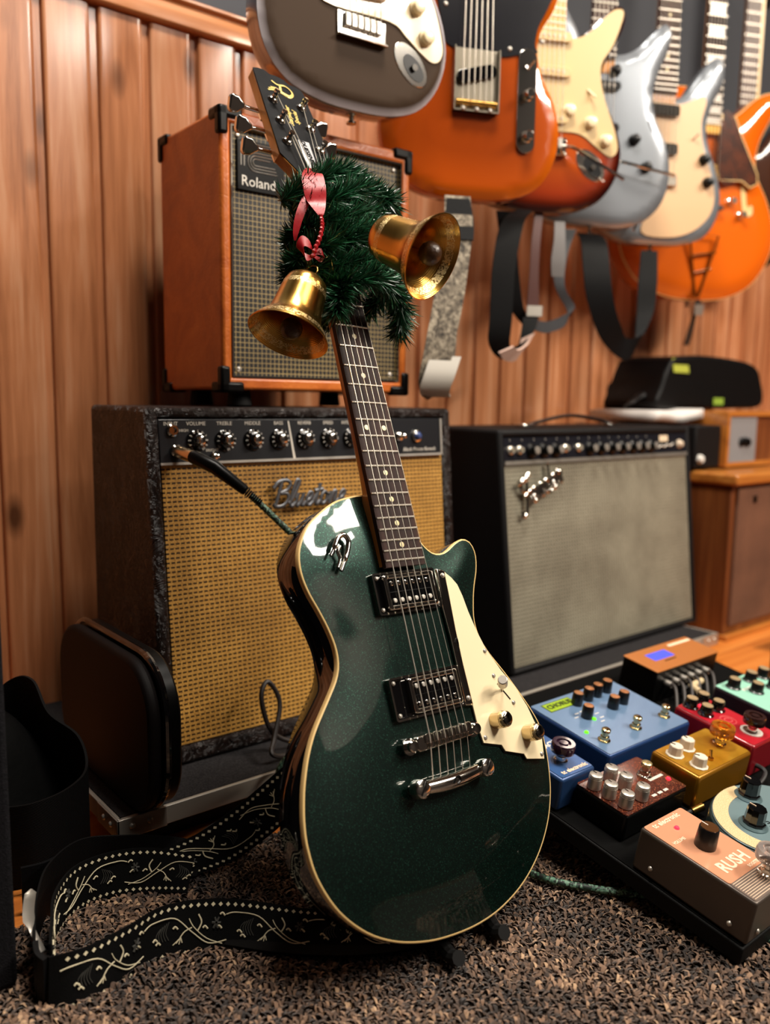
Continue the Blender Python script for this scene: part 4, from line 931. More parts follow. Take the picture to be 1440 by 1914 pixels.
for sx in (-1, 1):
    fh = crom([(sx * .088, .310, .009), (sx * .100, .318, .009), (sx * .106, .300, .009), (sx * .110, .250, .009), (sx * .118, .215, .009), (sx * .130, .212, .009), (sx * .128, .228, .009)], 6)
    MB().tube(fh, .006, 8, flat=.25).build('sound_hole', BLACKP, g6)
    MB().tube([p + V((0, 0, .0006)) for p in fh], .0075, 8, flat=.12).build('sound_hole_binding', IVORY, g6)
for p, m_ in (((.075, .235), 'k'), ((.105, .205), 'k')): link('control_knob', KCHR, None, g6, T(*p, .008))
g7 = hung('dark guitar behind the orange hollow-body, only its bound brown neck showing', (2.255, 1.235, .93), .44, MOSR, mat('walnut_gloss', '3a1d0e', .2, coat=.6), mat('walnut_side', '2c150a', .2, coat=.6), .33, .14, wood('brown_board', '3a2016', '4c2c20', '5d3a2a', 1, 2., .45, 0.), MAPLE)
MB().box(.0215, .030, .33, .79, .002, .0112).build('neck_binding', IVORY, g7)
rack = thing('guitar_rack', 'black wall rail with padded hooks holding the row of hanging guitars', 'rack', T(0, 0, 0))
MB().box(.5, 2.6, WY + .012, WY + .02, 1.74, 1.80).build('rail', BLACKP, rack, .002)
for o_, r, nt in (((.782, 1.02, .974), .09, .763), ((1.054, 1.06, .900), .42, .798), ((1.286, 1.10, .919), .45, .778), ((1.469, 1.12, .922), .5, .783), ((1.693, 1.12, .912), .47, .788), ((1.938, 1.16, .814), .44, .863), ((2.255, 1.235, .93), .44, .788)):
    p = hang_mx(*o_, r); zz = nt + .008
    back = p @ V((0, zz, -.03))
    MB().tube([V((back.x + .03, WY + .012, back.z + .02)), back], .006, 8).build('hook_arm', BLACKP, rack)
    MB().tube([p @ V(q) for q in ((-.036, zz - .012, .022), (-.036, zz - .004, -.030), (.036, zz - .004, -.030), (.036, zz - .012, .022))], .006, 8).build('hook_fork', BLACKR, rack)

# ------------------------------------------------------------------ straps hanging from those guitars
LEA = mat('black_leather', '070708', .55, bump=(300, .3), spec=.12)
def strap(name, label, ctr, wid, m, th=.0025, grp='straps hanging from the wall guitars', tips=()):
    t = thing(name, label, 'strap', T(*ctr[0]), grp); o = V(ctr[0])
    Ribbon([V(c) - o for c in ctr], [V(x) for x in wid], 10).slab(th).build('band', m, t, ang=60)
    for nm, c, wv, mm_ in tips:
        Ribbon([V(q) - o for q in c], [V(x) for x in wv], 8).slab(th * 1.6).build(nm, mm_, t, ang=60)
    return t
HX = V((.86, -.45, 0))     # across direction of the angled guitars
tap = NT('woven_strap'); tap.set(rough=.8)
tn = tap.noise(tap.coord(), 85, 4, .7, 1.); tap.l(tap.ramp(tn, [(.35, '231d17'), (.5, '6e6455'), (.65, 'a79c88')]), tap.b.inputs['Base Color'])
strap('guitar_strap', 'grey-brown woven strap with white leather tip, hanging from the amber guitar',
      [(1.006, 1.045, .893), (1.000, 1.035, .85), (.990, 1.03, .80), (.972, 1.025, .72), (.953, 1.025, .64), (.950, 1.035, .585), (.975, 1.05, .572), (1.000, 1.06, .60), (1.016, 1.065, .66), (1.018, 1.066, .70)],
      [HX * .045, HX * .05, HX * .052, HX * .052, HX * .05, HX * .048, HX * .04 + V((0, .01, .02)), HX * .03, HX * .025, HX * .02], tap.m,
      tips=[('end_patch', [(.966, 1.022, .63), (.953, 1.022, .60), (.951, 1.030, .578), (.968, 1.044, .568)], [HX * .054, HX * .054, HX * .052, HX * .05], mat('white_leather', 'b9b4aa', .6)),
            ('leather_tab', [(1.006, 1.043, .888), (1.002, 1.036, .85), (.996, 1.030, .82)], [HX * .04, HX * .052, HX * .052], LEA)])
strap('guitar_strap', 'black leather strap with pale lining, looped below the sunburst guitar',
      [(1.245, 1.11, .915), (1.19, 1.09, .88), (1.163, 1.082, .80), (1.157, 1.08, .71), (1.160, 1.085, .665), (1.185, 1.09, .650), (1.225, 1.095, .658), (1.255, 1.10, .69), (1.268, 1.104, .72)],
      [HX * .03, HX * .045, HX * .045, HX * .044, HX * .042, HX * .03 + V((0, 0, .02)), HX * .02 + V((0, 0, .028)), HX * .03 + V((0, 0, .012)), HX * .032], LEA,
      tips=[('pale_lining', [(1.172, 1.079, .655), (1.19, 1.083, .646), (1.222, 1.088, .653), (1.25, 1.094, .684)], [HX * .028 + V((0, 0, .012)), HX * .026 + V((0, 0, .02)), HX * .02 + V((0, 0, .027)), HX * .028 + V((0, 0, .012))], mat('pale_suede', 'b79a8c', .8))])
strap('guitar_strap', 'narrow red-brown leather strap with buckle hanging beside the black looped strap',
      [(1.292, 1.115, .918), (1.282, 1.112, .86), (1.278, 1.11, .80), (1.276, 1.108, .735), (1.272, 1.106, .705)], [HX * .017, HX * .018, HX * .019, HX * .026, HX * .024], mat('red_brown_leather', '4a2016', .45),
      tips=[('buckle', [(1.276, 1.104, .742), (1.274, 1.103, .722)], [HX * .032, HX * .032], NICKEL)])
strap('guitar_strap', 'black woven strap with a grey leather end tab, behind the sunburst guitar',
      [(1.20, 1.12, .91), (1.215, 1.122, .86), (1.225, 1.122, .80), (1.242, 1.12, .74), (1.275, 1.118, .706)], [HX * .032, HX * .034, HX * .034, HX * .03, HX * .02], LEA)
strap('guitar_strap', 'short grey metal-tipped strap end dangling under the sunburst guitar',
      [(1.330, 1.095, .905), (1.326, 1.09, .87), (1.322, 1.088, .83), (1.322, 1.088, .80)], [HX * .022, HX * .024, HX * .03, HX * .026], mat('grey_leather', '5a5654', .5))
strap('guitar_strap', 'thin grey strap curving down from the silver-grey guitar',
      [(1.405, 1.13, .905), (1.370, 1.12, .85), (1.362, 1.115, .79), (1.395, 1.11, .745), (1.375, 1.108, .722), (1.32, 1.106, .705), (1.275, 1.105, .708)],
      [HX * .03, HX * .026, HX * .022, HX * .016 + V((0, 0, .01)), V((0, 0, .022)), V((0, 0, .022)), V((0, 0, .02))], mat('grey_webbing', '2c2e32', .6))
strap('guitar_strap', 'wide black leather strap looping below the silver-rimmed guitar',
      [(1.47, 1.135, .905), (1.446, 1.10, .88), (1.440, 1.085, .82), (1.452, 1.08, .76), (1.490, 1.078, .700), (1.540, 1.078, .672), (1.592, 1.082, .690), (1.622, 1.088, .750), (1.632, 1.092, .82), (1.640, 1.098, .888)],
      [HX * .05, HX * .058, HX * .06, HX * .06, HX * .045 + V((0, 0, .025)), V((.01, 0, .045)), HX * .02 + V((0, 0, -.035)) * -1, HX * .04 + V((0, 0, .012)), HX * .046, HX * .04], LEA)
strap('guitar_strap', 'short dark cord with metal clip hanging from the orange hollow-body',
      [(1.925, 1.145, .812), (1.935, 1.16, .77), (1.945, 1.175, .73), (1.95, 1.185, .705)], [HX * .014, HX * .012, HX * .016, HX * .014], mat('dark_cord', '2a211c', .6),
      tips=[('clip', [(1.925, 1.142, .80), (1.928, 1.145, .775)], [HX * .026, HX * .022], NICKEL)])

# ------------------------------------------------------------------ left side: padded slab, dark cabinet, straps
sl2 = thing('amplifier_stand_pad', 'black rounded slab leaning against the dark tooled amplifier', 'slab', T(.388, 1.0, .0692))
pad = MB().prism([(p[0], p[1]) for p in rrect(-.140, .160, 0, .188, .066, 8)], -.016, .0)
pad.v = [(z * 1.0 + .0, x, y) for x, y, z in pad.v]
pad.build('shell', mat('black_brown_vinyl', '080505', .6, spec=.1), sl2, .006, 3)
rim = MB().tube([(.004, x, y) for x, y in rrect(-.143, .163, .0045, .191, .068, 8)], .0045, 8, True)
rim.build('rim', BLACKG, sl2)
MB().prism([(p[0], p[1]) for p in rrect(-.143, .163, .004, .191, .068, 8)], .0, .018).add([], []).build('edge_band', BLACKP, sl2, .003).matrix_local = MX(((0, 0, 1, .004), (1, 0, 0, 0), (0, 1, 0, 0), (0, 0, 0, 1)))
cbn = thing('speaker_cabinet', 'dark grey carpeted cabinet at the left edge of the picture', 'cabinet', T(-.30, .772, 0))
MB().box(0, .5, 0, .24, .010, .405).build('cabinet_body', mat('charcoal_carpet', '0d0d0f', .95, bump=(700, .7, .002), var=(300, '18171a'), spec=.1), cbn, .006, 3)
for x in (.04, .46):
    for y in (.04, .20): MB().cyl((x, y, 0), (x, y, .012), .018).build('rubber_foot', BLACKR, cbn)
WEB = NT('black_webbing'); WEB.set(rough=.7, col=lin('070606'), spec=.1); ww = WEB.n('ShaderNodeTexWave', wave_type='BANDS', bands_direction='DIAGONAL'); ww.inputs['Scale'].default_value = 320; WEB.l(WEB.coord(), ww.inputs['Vector']); WEB.bump(ww.outputs['Fac'], .5, .0008)
UP = V((0, 0, 1))
bs = thing('webbing_strap', 'plain black webbing strap heaped beside the riser at the left', 'strap', T(.28, .99, 0))
o0 = V((.28, .99, 0))
Ribbon([V(p) - o0 for p in ((.20, 1.10, .075), (.245, 1.10, .105), (.285, 1.085, .150), (.305, 1.05, .155), (.318, 1.00, .125), (.330, .965, .100), (.328, .935, .075), (.300, .92, .066), (.262, .925, .060), (.232, .95, .056))],
       [V((0, .06, .09)), V((0, .04, .10)), V((.0, -.01, .11)), UP * .11, UP * .115 - V((.02, 0, 0)), UP * .118, UP * .112, UP * .105, UP * .10, UP * .095], 8).slab(.003).build('band', WEB.m, bs, ang=60)
Ribbon([V(p) - o0 for p in ((.232, .95, .056), (.225, 1.0, .052), (.24, 1.05, .055), (.27, 1.07, .06))], [UP * .09, UP * .09, UP * .09, UP * .10], 8).slab(.003).build('inner_band', WEB.m, bs, ang=60)
Ribbon([V(p) - o0 for p in ((.24, .90, .030), (.262, .896, .030), (.285, .902, .030))], [UP * .05, UP * .05, UP * .05], 6).slab(.004).build('leather_end', LEA, bs, ang=60)

gb = thing('gig_bag', 'soft black bag slumped between the left cabinet and the riser', 'bag', T(.27, 1.02, 0))
gv = []; gf = []
for i, (zz, rx, ry) in enumerate(((0.0, .060, .070), (.04, .068, .080), (.09, .066, .078), (.13, .056, .070), (.165, .040, .055), (.185, .020, .030), (.190, .002, .003))):
    for k in range(24):
        a = 2 * math.pi * k / 24; q = 1 + .08 * math.sin(3 * a + i); gv.append((rx * q * math.cos(a) - .03 * zz / .19, ry * q * math.sin(a) + .05 * zz / .19, zz))
for i in range(6):
    for k in range(24): gf.append((i * 24 + k, i * 24 + (k + 1) % 24, i * 24 + 24 + (k + 1) % 24, i * 24 + 24 + k))
gf.append(tuple(range(24))); MB().add(gv, gf).build('bag_body', mat('matte_black_nylon', '040404', .8, bump=(40, .5, .004), spec=.05), gb, ang=80)
MB().tube([(-.034 + .034 * 0, .004, .176), (-.05, -.02, .20), (-.03, -.045, .17)], .005, 8).build('carry_loop', WEB.m, gb)

# embroidered strap: a loop standing on its edge, ending at the guitar
es = thing('embroidered_strap', 'black guitar strap embroidered with white vines and diamonds, looped on the rug', 'strap', T(.32, .80, .0))
oe = V((.32, .80, 0))
def sub(pts): return [V(p) - oe for p in pts]
EMB = mat('cream_thread', 'cfc4a4', .7); EMG = mat('grey_thread', '35342f', .7)
CLOTH = mat('black_cloth', '060606', .85, bump=(900, .4), spec=.1)
diam = MB(); vine = MB(); dark = MB()
def embroider(R, l0, l1, h, flip=1):
    n = int((l1 - l0) / .0075)
    for k in range(n):
        l = l0 + (k + .5) * .0075
        for t in (-.40, .40):
            diam.add([R.at(l - .0022, t, h), R.at(l, t - .042, h), R.at(l + .0022, t, h), R.at(l, t + .042, h)], [(0, 1, 2, 3)])
    per = .085; l = l0 + .004
    def curve(pts, r, m): m.tube(crom([R.at(l + a, b * flip, h) for a, b in pts], 5), r, 5)
    while l + per < l1 + .03:
        curve([(0, -.22), (.018, -.26), (.036, -.05), (.055, .22), (.078, .26), (.088, .22)], .0006, vine)
        curve([(.004, -.28), (.020, -.18), (.034, .02), (.040, .18)], .0005, vine)
        curve([(.030, -.05), (.027, .10), (.031, .24)], .0008, vine); curve([(.036, .02), (.043, -.04), (.047, -.14)], .0006, vine)
        for q in range(4): curve([(.046, -.13), (.044 + q * .003, -.22 - .02 * (q % 2))], .0005, vine)
        for q in range(5): curve([(.060 + q * .002, .18 - q * .02), (.062 + q * .0025, .0), (.058 + q * .003, -.14)], .0004, dark)
        for q in range(6):
            a = q * 1.05; curve([(.012 + .001 * math.cos(a), .08 + .02 * math.sin(a)), (.012 + .0045 * math.cos(a), .08 + .11 * math.sin(a))], .0012, dark)
        for a, b in ((.004, .2), (.006, -.02), (.020, -.02), (.050, .02), (.066, -.18), (.070, -.10)): curve([(a, b), (a + .003, b + .05), (a + .005, b + .02)], .0009, vine)
        l += per
# front limb, face to the viewer
wv = V((.02, .022, .044))
R1 = Ribbon(sub([(.520, .600, .022), (.450, .655, .022), (.385, .712, .024), (.330, .738, .026), (.285, .729, .026), (.243, .722, .027), (.214, .730, .028)]), [V((.03, .035, .018)), V((.028, .032, .022)), wv, wv, V((.015, .018, .047)), V((.012, .014, .049)), V((.004, .004, .051))], 10)
# outer return limb, showing its woven back
R2 = Ribbon(sub([(.214, .730, .028), (.210, .750, .028), (.218, .785, .029), (.236, .835, .030), (.262, .878, .034), (.303, .898, .038), (.350, .888, .034), (.392, .866, .027), (.425, .844, .022)]), [V((.004, .004, .051)), UP * .051, UP * .051, UP * .052, UP * .054, UP * .056, UP * .052, V((.015, .02, .040)), V((.028, .030, .018))], 10)
# inner limb
R3 = Ribbon(sub([(.222, .752, .028), (.234, .785, .029), (.252, .830, .030), (.285, .862, .031), (.325, .866, .031), (.365, .848, .030), (.40, .82, .026)]), [UP * .050, UP * .050, UP * .050, UP * .048 + V((.0, .008, 0)), V((.006, .014, .045)), V((.01, .018, .042)), V((.02, .02, .03))], 10)
# rising limb towards the guitar body
R4 = Ribbon(sub([(.395, .850, .026), (.440, .838, .036), (.485, .828, .058), (.525, .820, .084), (.557, .812, .106)]), [V((.026, -.032, -.026)), V((.026, -.030, -.032)), V((.026, -.027, -.036)), V((.026, -.026, -.037)), V((.026, -.026, -.037))], 10)
for R_, nm in ((R1, 'front_band'), (R2, 'outer_band'), (R3, 'inner_band'), (R4, 'rising_band')):
    R_.slab(.0022).build(nm, WEB.m if R_ is R2 else CLOTH, es, ang=60)
sgn = lambda R_: 1
def facing(R_, l):   # which side of the band looks at the camera
    p = R_.at(l, 0, 0) + oe; n = (R_.at(l, 0, .01) + oe) - p
    return 1 if n.dot(V((0, 0, .56)) - p) > 0 else -1
for R_, a, b in ((R1, .0, R1.L - .004), (R3, .012, R3.L), (R4, .0, R4.L)):
    s_ = facing(R_, R_.L * .55); embroider(R_, a, b, .0007 if s_ > 0 else -.0029)
stuff(diam.build('embroidered_diamonds', EMB, es, recalc=False)); stuff(vine.build('embroidered_vines', EMB, es)); stuff(dark.build('embroidered_birds', EMG, es))
Ribbon(sub([(.2105, .732, .028), (.207, .744, .030), (.210, .760, .032)]), [UP * .050, UP * .050, UP * .050], 4).slab(.005).build('leather_end', LEA, es)
MB().tube(crom(sub([(.222, .770, .036), (.216, .79, .060), (.222, .80, .085)]), 5), [.004] * 5 + [.008] * 5 + [.001], 6, flat=.3).build('price_tag', NICKEL, es)
# band lying under the guitar
us = thing('webbing_strap', 'plain black woven strap lying under the green guitar on the rug', 'strap', T(.50, .62, .0))
ou = V((.50, .62, 0))
Ribbon([V(p) - ou for p in ((.395, .72, .0135), (.432, .672, .0135), (.480, .625, .0135), (.535, .598, .0135), (.585, .595, .0135))], [V((.035, .035, .006)), V((.032, .036, .004)), V((.026, .040, 0)), V((.015, .046, 0)), V((.0, .05, 0))], 8).slab(.003).build('band', WEB.m, us, ang=60)

# ------------------------------------------------------------------ cables
gcb = NT('green_braid'); gcb.set(rough=.6)
wv_ = gcb.n('ShaderNodeTexVoronoi'); wv_.inputs['Scale'].default_value = 420; gcb.l(gcb.coord(), wv_.inputs['Vector'])
sc_ = gcb.n('ShaderNodeSeparateColor'); gcb.l(wv_.outputs['Color'], sc_.inputs[0])
gcb.l(gcb.ramp(sc_.outputs[0], [(0, '0a100d'), (.45, '12281d'), (.6, '3c6650'), (1, '7a9a84')]), gcb.b.inputs['Base Color'])
cbl = thing('instrument_cable', 'green braided instrument cable plugged into the dark tooled amplifier', 'cable', T(.48, 1.0, .49))
oc = V((.48, 1.0, .49))
pl_ = [V(p) - oc for p in ((.497, 1.0105, .4845), (.506, .990, .4790), (.517, .972, .4700), (.545, .945, .4410), (.560, .936, .4270))]
ja = V((.4915, 1.028, .488)) - oc
MB().cyl(ja, pl_[0], .0055, .0055, 18).cyl(ja + (pl_[0] - ja) * .2, pl_[0] + (pl_[0] - ja) * .55, .0085, .0085, 20).build('plug', mat('warm_chrome', 'c9b08c', .2, 1.), cbl)
MB().tube([pl_[0] + (pl_[0] - ja) * .2, pl_[1] * .6 + pl_[0] * .4, pl_[2], pl_[3]], [.0078, .0092, .0092, .0068], 16).build('plug_sleeve', BLACKP, cbl, ang=50)
bo = MB()
for k in range(9): bo.lathe([(.0052 - k * .00018, 0), (.0062 - k * .00018, .0010), (.0052 - k * .00018, .0020)], 14, axis_mx(pl_[3].lerp(pl_[4], k / 9 * 1.2), pl_[4] - pl_[3]))
bo.build('strain_relief', BLACKR, cbl)
cp_ = [V(p) - oc for p in ((.552, .941, .434), (.585, .925, .398), (.625, .905, .352), (.690, .875, .27), (.705, .870, .18), (.66, .872, .115), (.60, .885, .100), (.574, .886, .096), (.556, .884, .078), (.560, .880, .050), (.60, .862, .022), (.66, .76, .016), (.70, .66, .016), (.722, .575, .016), (.745, .535, .016), (.768, .505, .016), (.80, .47, .014), (.825, .42, .010), (.825, .37, .008), (.826, .338, .012), (.86, .322, .014), (.92, .32, .014))]
MB().tube(crom(cp_, 10), .0042, 10).build('cable', gcb.m, cbl, ang=70)
pc = thing('power_cord', 'dark brown power cord coiled behind the green guitar', 'cord', T(.58, .94, .08))
op = V((.58, .94, .08))
MB().tube(crom([V(p) - op for p in ((.70, .98, .0745), (.64, .955, .075), (.592, .955, .10), (.578, .962, .15), (.592, .968, .17), (.605, .958, .14), (.585, .940, .10), (.572, .925, .085), (.600, .930, .0745), (.66, .94, .0745))], 8), .0035, 8).build('cord', mat('brown_cord', '1c1411', .5), pc)
pc2 = thing('power_cord', 'thin black cord looping down over the riser edge beside the embroidered strap', 'cord', T(.45, .88, .02))
op = V((.45, .88, .02))
MB().tube(crom([V(p) - op for p in ((.56, .900, .034), (.50, .893, .036), (.452, .888, .030), (.432, .884, .014), (.44, .88, .0035), (.50, .885, .0035))], 8), .003, 8).build('cord', CORD, pc2)
pc3 = thing('power_cord', 'thin dark cable hanging down the wall right of the orange amplifier', 'cord', T(.98, 1.25, .5))
op = V((.98, 1.25, .5))
MB().tube(crom([V(p) - op for p in ((.90, 1.315, .94), (.935, 1.318, .965), (.97, 1.32, .95), (.995, 1.325, .86), (1.00, 1.325, .72), (1.045, 1.325, .62), (1.065, 1.325, .52), (1.07, 1.32, .3), (1.06, 1.30, .078))], 8), .003, 8).build('cord', CORD, pc3)

# ------------------------------------------------------------------ pedalboard and pedals
PA = math.radians(10); PM = T(.76, .36, .030) @ RX(PA)
pbd = thing('pedalboard', 'slanted black pedalboard on the rug at the right', 'pedalboard', PM)
PBK = mat('board_black', '060606', .6, bump=(500, .3), spec=.15)
MB().box(0, .64, 0, .47, -.020, 0.0).build('deck', PBK, pbd, .002)
MB().box(.002, .638, .004, .466, 0.0, .0012).build('hook_tape', mat('tape_black', '050505', .95, bump=(900, .8), spec=.1), pbd)
for x in (.03, .61): MB().box(x - .015, x + .015, .42, .45, -.100, -.0195).build('leg', PBK, pbd)
def pmat(nm, c, rough=.35, metal=0., **k): return mat(nm, c, rough, metal, **k)
def pedal(nm, label, u0, u1, v0, v1, h, body, top=None, inset=.002, bevel=.004, z0=.0025):
    t = thing(nm, label, 'effects pedal', PM @ T(u0, v0, z0), 'effects pedals on the pedalboard')
    w_, d = u1 - u0, v1 - v0; h -= z0
    MB().box(0, w_, 0, d, 0, h).build('enclosure', body, t, bevel, 3)
    if top: MB().prism(rrect(inset, w_ - inset, inset, d - inset, .003), h - .0005, h + .0006, MX()).build('face_plate', top, t)
    return t, w_, d, h
def knob(t, x, y, z, r, hh, m, cap=None, nm='knob', skirt=1.15, rot=0., flats=0, ptr=None):
    pr = [(r * skirt, 0), (r * skirt, hh * .12), (r * 1.02, hh * .2), (r * .94, hh * .94), (r * .86, hh), (.0001, hh)]
    o = MB().lathe(pr, flats or 22).build(nm, m, t, ang=25 if flats else 40); o.matrix_local = T(x, y, z) @ RZ(rot)
    if cap: MB().lathe([(r * .84, hh - .0002), (r * .82, hh + .0005), (.0001, hh + .0006)], 20).build('knob_cap', cap, o)
    if ptr: MB().box(-.0005, .0005, r * .2, r * .86, hh, hh + .0009).build('pointer', ptr, o)
    return o
def footsw(t, x, y, z, m=CHROME, sc=1., tipm=None):
    o = MB().lathe([(.0088, 0), (.0088, .0022), (.0072, .0026), (.0064, .0030), (.0062, .0075), (.0046, .0080), (.0046, .0125)], 6 * 4).build('footswitch', m, t); o.matrix_local = T(x, y, z) @ MX.Scale(sc, 4)
    MB().lathe([(.0046, .0125), (.0062, .0130), (.0066, .0150), (.0062, .0180), (.0045, .0192), (.0001, .0196)], 20).build('footswitch_tip', tipm or m, o)
    return o
def topper(t, x, y, z, r, m, hh=.013):
    o = MB().lathe([(r * .55, 0), (r * .98, .002), (r, .003), (r, hh * .8), (r * .93, hh), (r * .6, hh), (r * .56, hh * .82), (r * .38, hh * .82), (r * .34, hh), (.0001, hh)], 30).build('switch_topper', m, t, ang=30); o.matrix_local = T(x, y, z); return o
def led(t, x, y, z, c, s=4.):
    k = 'led_' + c
    if k not in bpy.data.materials:
        q = NT(k); q.set(col=lin(c), emit=lin(c), emits=s)
    MB().lathe([(.0030, 0), (.0030, .0012), (.0022, .0024), (.0001, .0028)], 12, T(x, y, z)).build('indicator_light', bpy.data.materials[k], t)
def ptext(t, txt, sz, x, y, z, m, rot=0., bold=.0002, shear=0., nm='lettering', align='CENTER'):
    return textmb(txt, sz, T(x, y, z) @ RZ(rot), .0002, shear, bold, align).build(nm, m, t)
WARMLIT = mat('cap_painted_warm_light', 'b88458', .25, .8)  # warm light on black knob tops, put into the cap colour
KB = mat('knob_black', '0c0c0e', .28)
def clear(nm, c, rough=.1):
    q = NT(nm); q.set(col=lin(c), rough=rough, trans=.85, ior=1.46); return q.m

# boost pedal, front corner
t, w_, d, h = pedal('boost_pedal', 'peach-faced boost pedal reading RUSH at the front corner of the pedalboard', .003, .080, .000, .134, .052, pmat('warm_grey_metal', '4f463f', .38, .5), None, bevel=.003)
PEA = mat('peach_mirror_label', 'd99b78', .22, .25, coat=.4)
MB().prism(rrect(.002, w_ - .002, .030, d - .002, .003), h - .0003, h + .0008, MX()).build('face_label', PEA, t)
MB().prism(rrect(.002, w_ - .002, .002, .030, .003), h - .0003, h + .0006, MX()).build('lower_label', pmat('label_grey', '7d6f66', .3, .4), t)
PALEL = mat('pale_lettering', 'e6c9ac', .5)
for k in range(10): MB().box(.004, w_ - .004, .0045 + k * .0026, .0050 + k * .0026, h + .0006, h + .0010).build('label_stripe', PALEL, t)
ptext(t, 'RUSH', .0200, .039, .047, h + .0010, PALEL, 0, .0006)
ptext(t, 'BOOSTER', .0050, .058, .0345, h + .0010, PALEL, 0); ptext(t, 'tc electronic', .0095, .036, .126, h + .0010, PALEL, 0, .0003); ptext(t, 'VOLUME', .0055, .017, .097, h + .0010, PALEL)
led(t, .035, .1115, h + .0006, 'ff2030', 3.)
knob(t, .036, .078, h + .0006, .0112, .0235, KB, mat('copper_mirror', 'c98a58', .12, .9), skirt=1.02, ptr=WHITE)
footsw(t, .052, .018, h + .0006); topper(t, .052, .018, h + .017, .0155, clear('clear_acrylic', 'e8dcd6'))
for y in (.020, .112): link('screw', SCREW, None, t, T(-.0006, y, .012) @ RY(-math.pi / 2) @ MX.Scale(.75, 4))
link('screw', SCREW, None, t, T(.018, -.0006, .010) @ RX(math.pi / 2) @ MX.Scale(.75, 4))
# round-ended teal pedal
t = thing('fuzz_pedal', 'rounded grey-teal pedal with cream arc and blue light, beside the peach pedal', 'effects pedal', PM @ T(.190, .074, .0025), 'effects pedals on the pedalboard')
el = lambda rx, ry, n=44, a0=0, a1=2 * math.pi: [(rx * math.cos(a0 + (a1 - a0) * k / n), ry * math.sin(a0 + (a1 - a0) * k / n)) for k in range(n + (0 if a1 - a0 > 6.2 else 1))]
MB().prism(el(.084, .066), 0, .031, MX()).build('enclosure', pmat('dark_teal', '1f3335', .4, .2), t, .002)
MB().prism(el(.082, .064), .031, .0335, MX()).build('face_plate', pmat('grey_teal', '70868a', .35, .3), t, .0008)
ca = el(.081, .063, 26, math.radians(75), math.radians(205)); ci = el(.062, .046, 26, math.radians(75), math.radians(205))
MB().prism(ca + ci[::-1], .0335, .0345, MX()).build('cream_arc', mat('cream_sparkle', 'd8c39a', .6, var=(900, 'b09060')), t)
for x, y in ((-.036, .006), (.016, .040), (.03, -.012)):
    MB().lathe([(.0165, .0335), (.0165, .0345), (.0145, .0365), (.0140, .0365)], 26, T(x, y, 0)).build('knob_collar', pmat('collar_teal', '5d7478', .3, .3) if 'collar_teal' not in bpy.data.materials else bpy.data.materials['collar_teal'], t)
    knob(t, x, y, .0365, .0115, .020, BLACKG, None, flats=10, ptr=PALEL)
led(t, -.006, .018, .0340, '5a6cff', 8.)
for k, ch in enumerate('VOLUME'):
    a = math.radians(-70 + k * 17); ptext(t, ch, .0065, -.036 + .0225 * math.cos(a), .006 + .0225 * math.sin(a), .0338, BLACKP, a + math.pi / 2, nm='letter')
MB().tube([(-.028, -.016, .0338), (-.0268, -.0205, .0338)], .001, 6, flat=.3).build('mark', BLACKP, t)
# maroon pedal with six knurled knobs
MARS = NT('maroon_sparkle'); MARS.set(rough=.3, metal=.3, coat=.5)
mv = MARS.n('ShaderNodeTexVoronoi'); mv.inputs['Scale'].default_value = 900; MARS.l(MARS.coord(), mv.inputs['Vector']); ms = MARS.n('ShaderNodeSeparateColor'); MARS.l(mv.outputs['Color'], ms.inputs[0])
MARS.l(MARS.ramp(ms.outputs[0], [(0, '2a0d08'), (.6, '47190f'), (.9, '7a3a22'), (1, 'b06a48')]), MARS.b.inputs['Base Color'])
t, w_, d, h = pedal('distortion_pedal', 'maroon sparkle pedal with six silver knurled knobs and red light', .028, .154, .165, .240, .036, BLACKP, MARS.m, .001)
KW = knurled(.0082, .019, 30).mesh('knob', ang=30); KW.materials.append(mat('silver_knurl', 'c9c4ba', .35, .8))
for x, y in ((.040, .222), (.072, .223), (.041, .201), (.074, .203), (.043, .179), (.074, .179)):
    k = link('knob', KW, None, t, T(x - .028, y - .165, h + .0015)); MB().box(-.0004, .0004, 0, .005, .0194, .0198).build('pointer', BLACKP, k)
    MB().lathe([(.0070, 0), (.0070, .0015), (.0001, .0015)], 14, T(x - .028, y - .165, h)).build('knob_nut', CHROME, t)
footsw(t, .094, .042, h, CHROME, 1.05, mat('warm_tip', 'd6c290', .25, .8)); led(t, .117, .022, h, 'ff1828', 4.)
for q in range(3): MB().box(.064 + q * .012, .072 + q * .012, .008, .0115, h + .0006, h + .0010).build('printed_mark', PRINT, t)
MB().box(.090, .118, .030, .034, h + .0006, h + .0010).build('printed_mark', PRINT, t); MB().box(.060, .072, .060, .064, h + .0006, h + .0010).build('printed_mark', PRINT, t)
# small blue pedal beside the guitar body
t, w_, d, h = pedal('delay_pedal', 'small blue pedal with a dark purple switch cap, next to the green guitar body', .004, .068, .242, .360, .046, pmat('steel_blue', '24406a', .35, .35), pmat('steel_blue_face', '3d5f92', .3, .3), .003)
ptext(t, 'tc electronic', .0092, .034, .010, h + .0008, PALEL, 0, .0003); ptext(t, 'FLASHBACK', .0110, .030, .060, h + .0008, WHITE, .1, .0004, .2)
footsw(t, .032, .030, h); topper(t, .032, .030, h + .012, .0150, mat('purple_acrylic', '2a1626', .12, coat=.8), .014)
for x in (.018, .046): knob(t, x, .095, h, .0075, .014, KB, None)
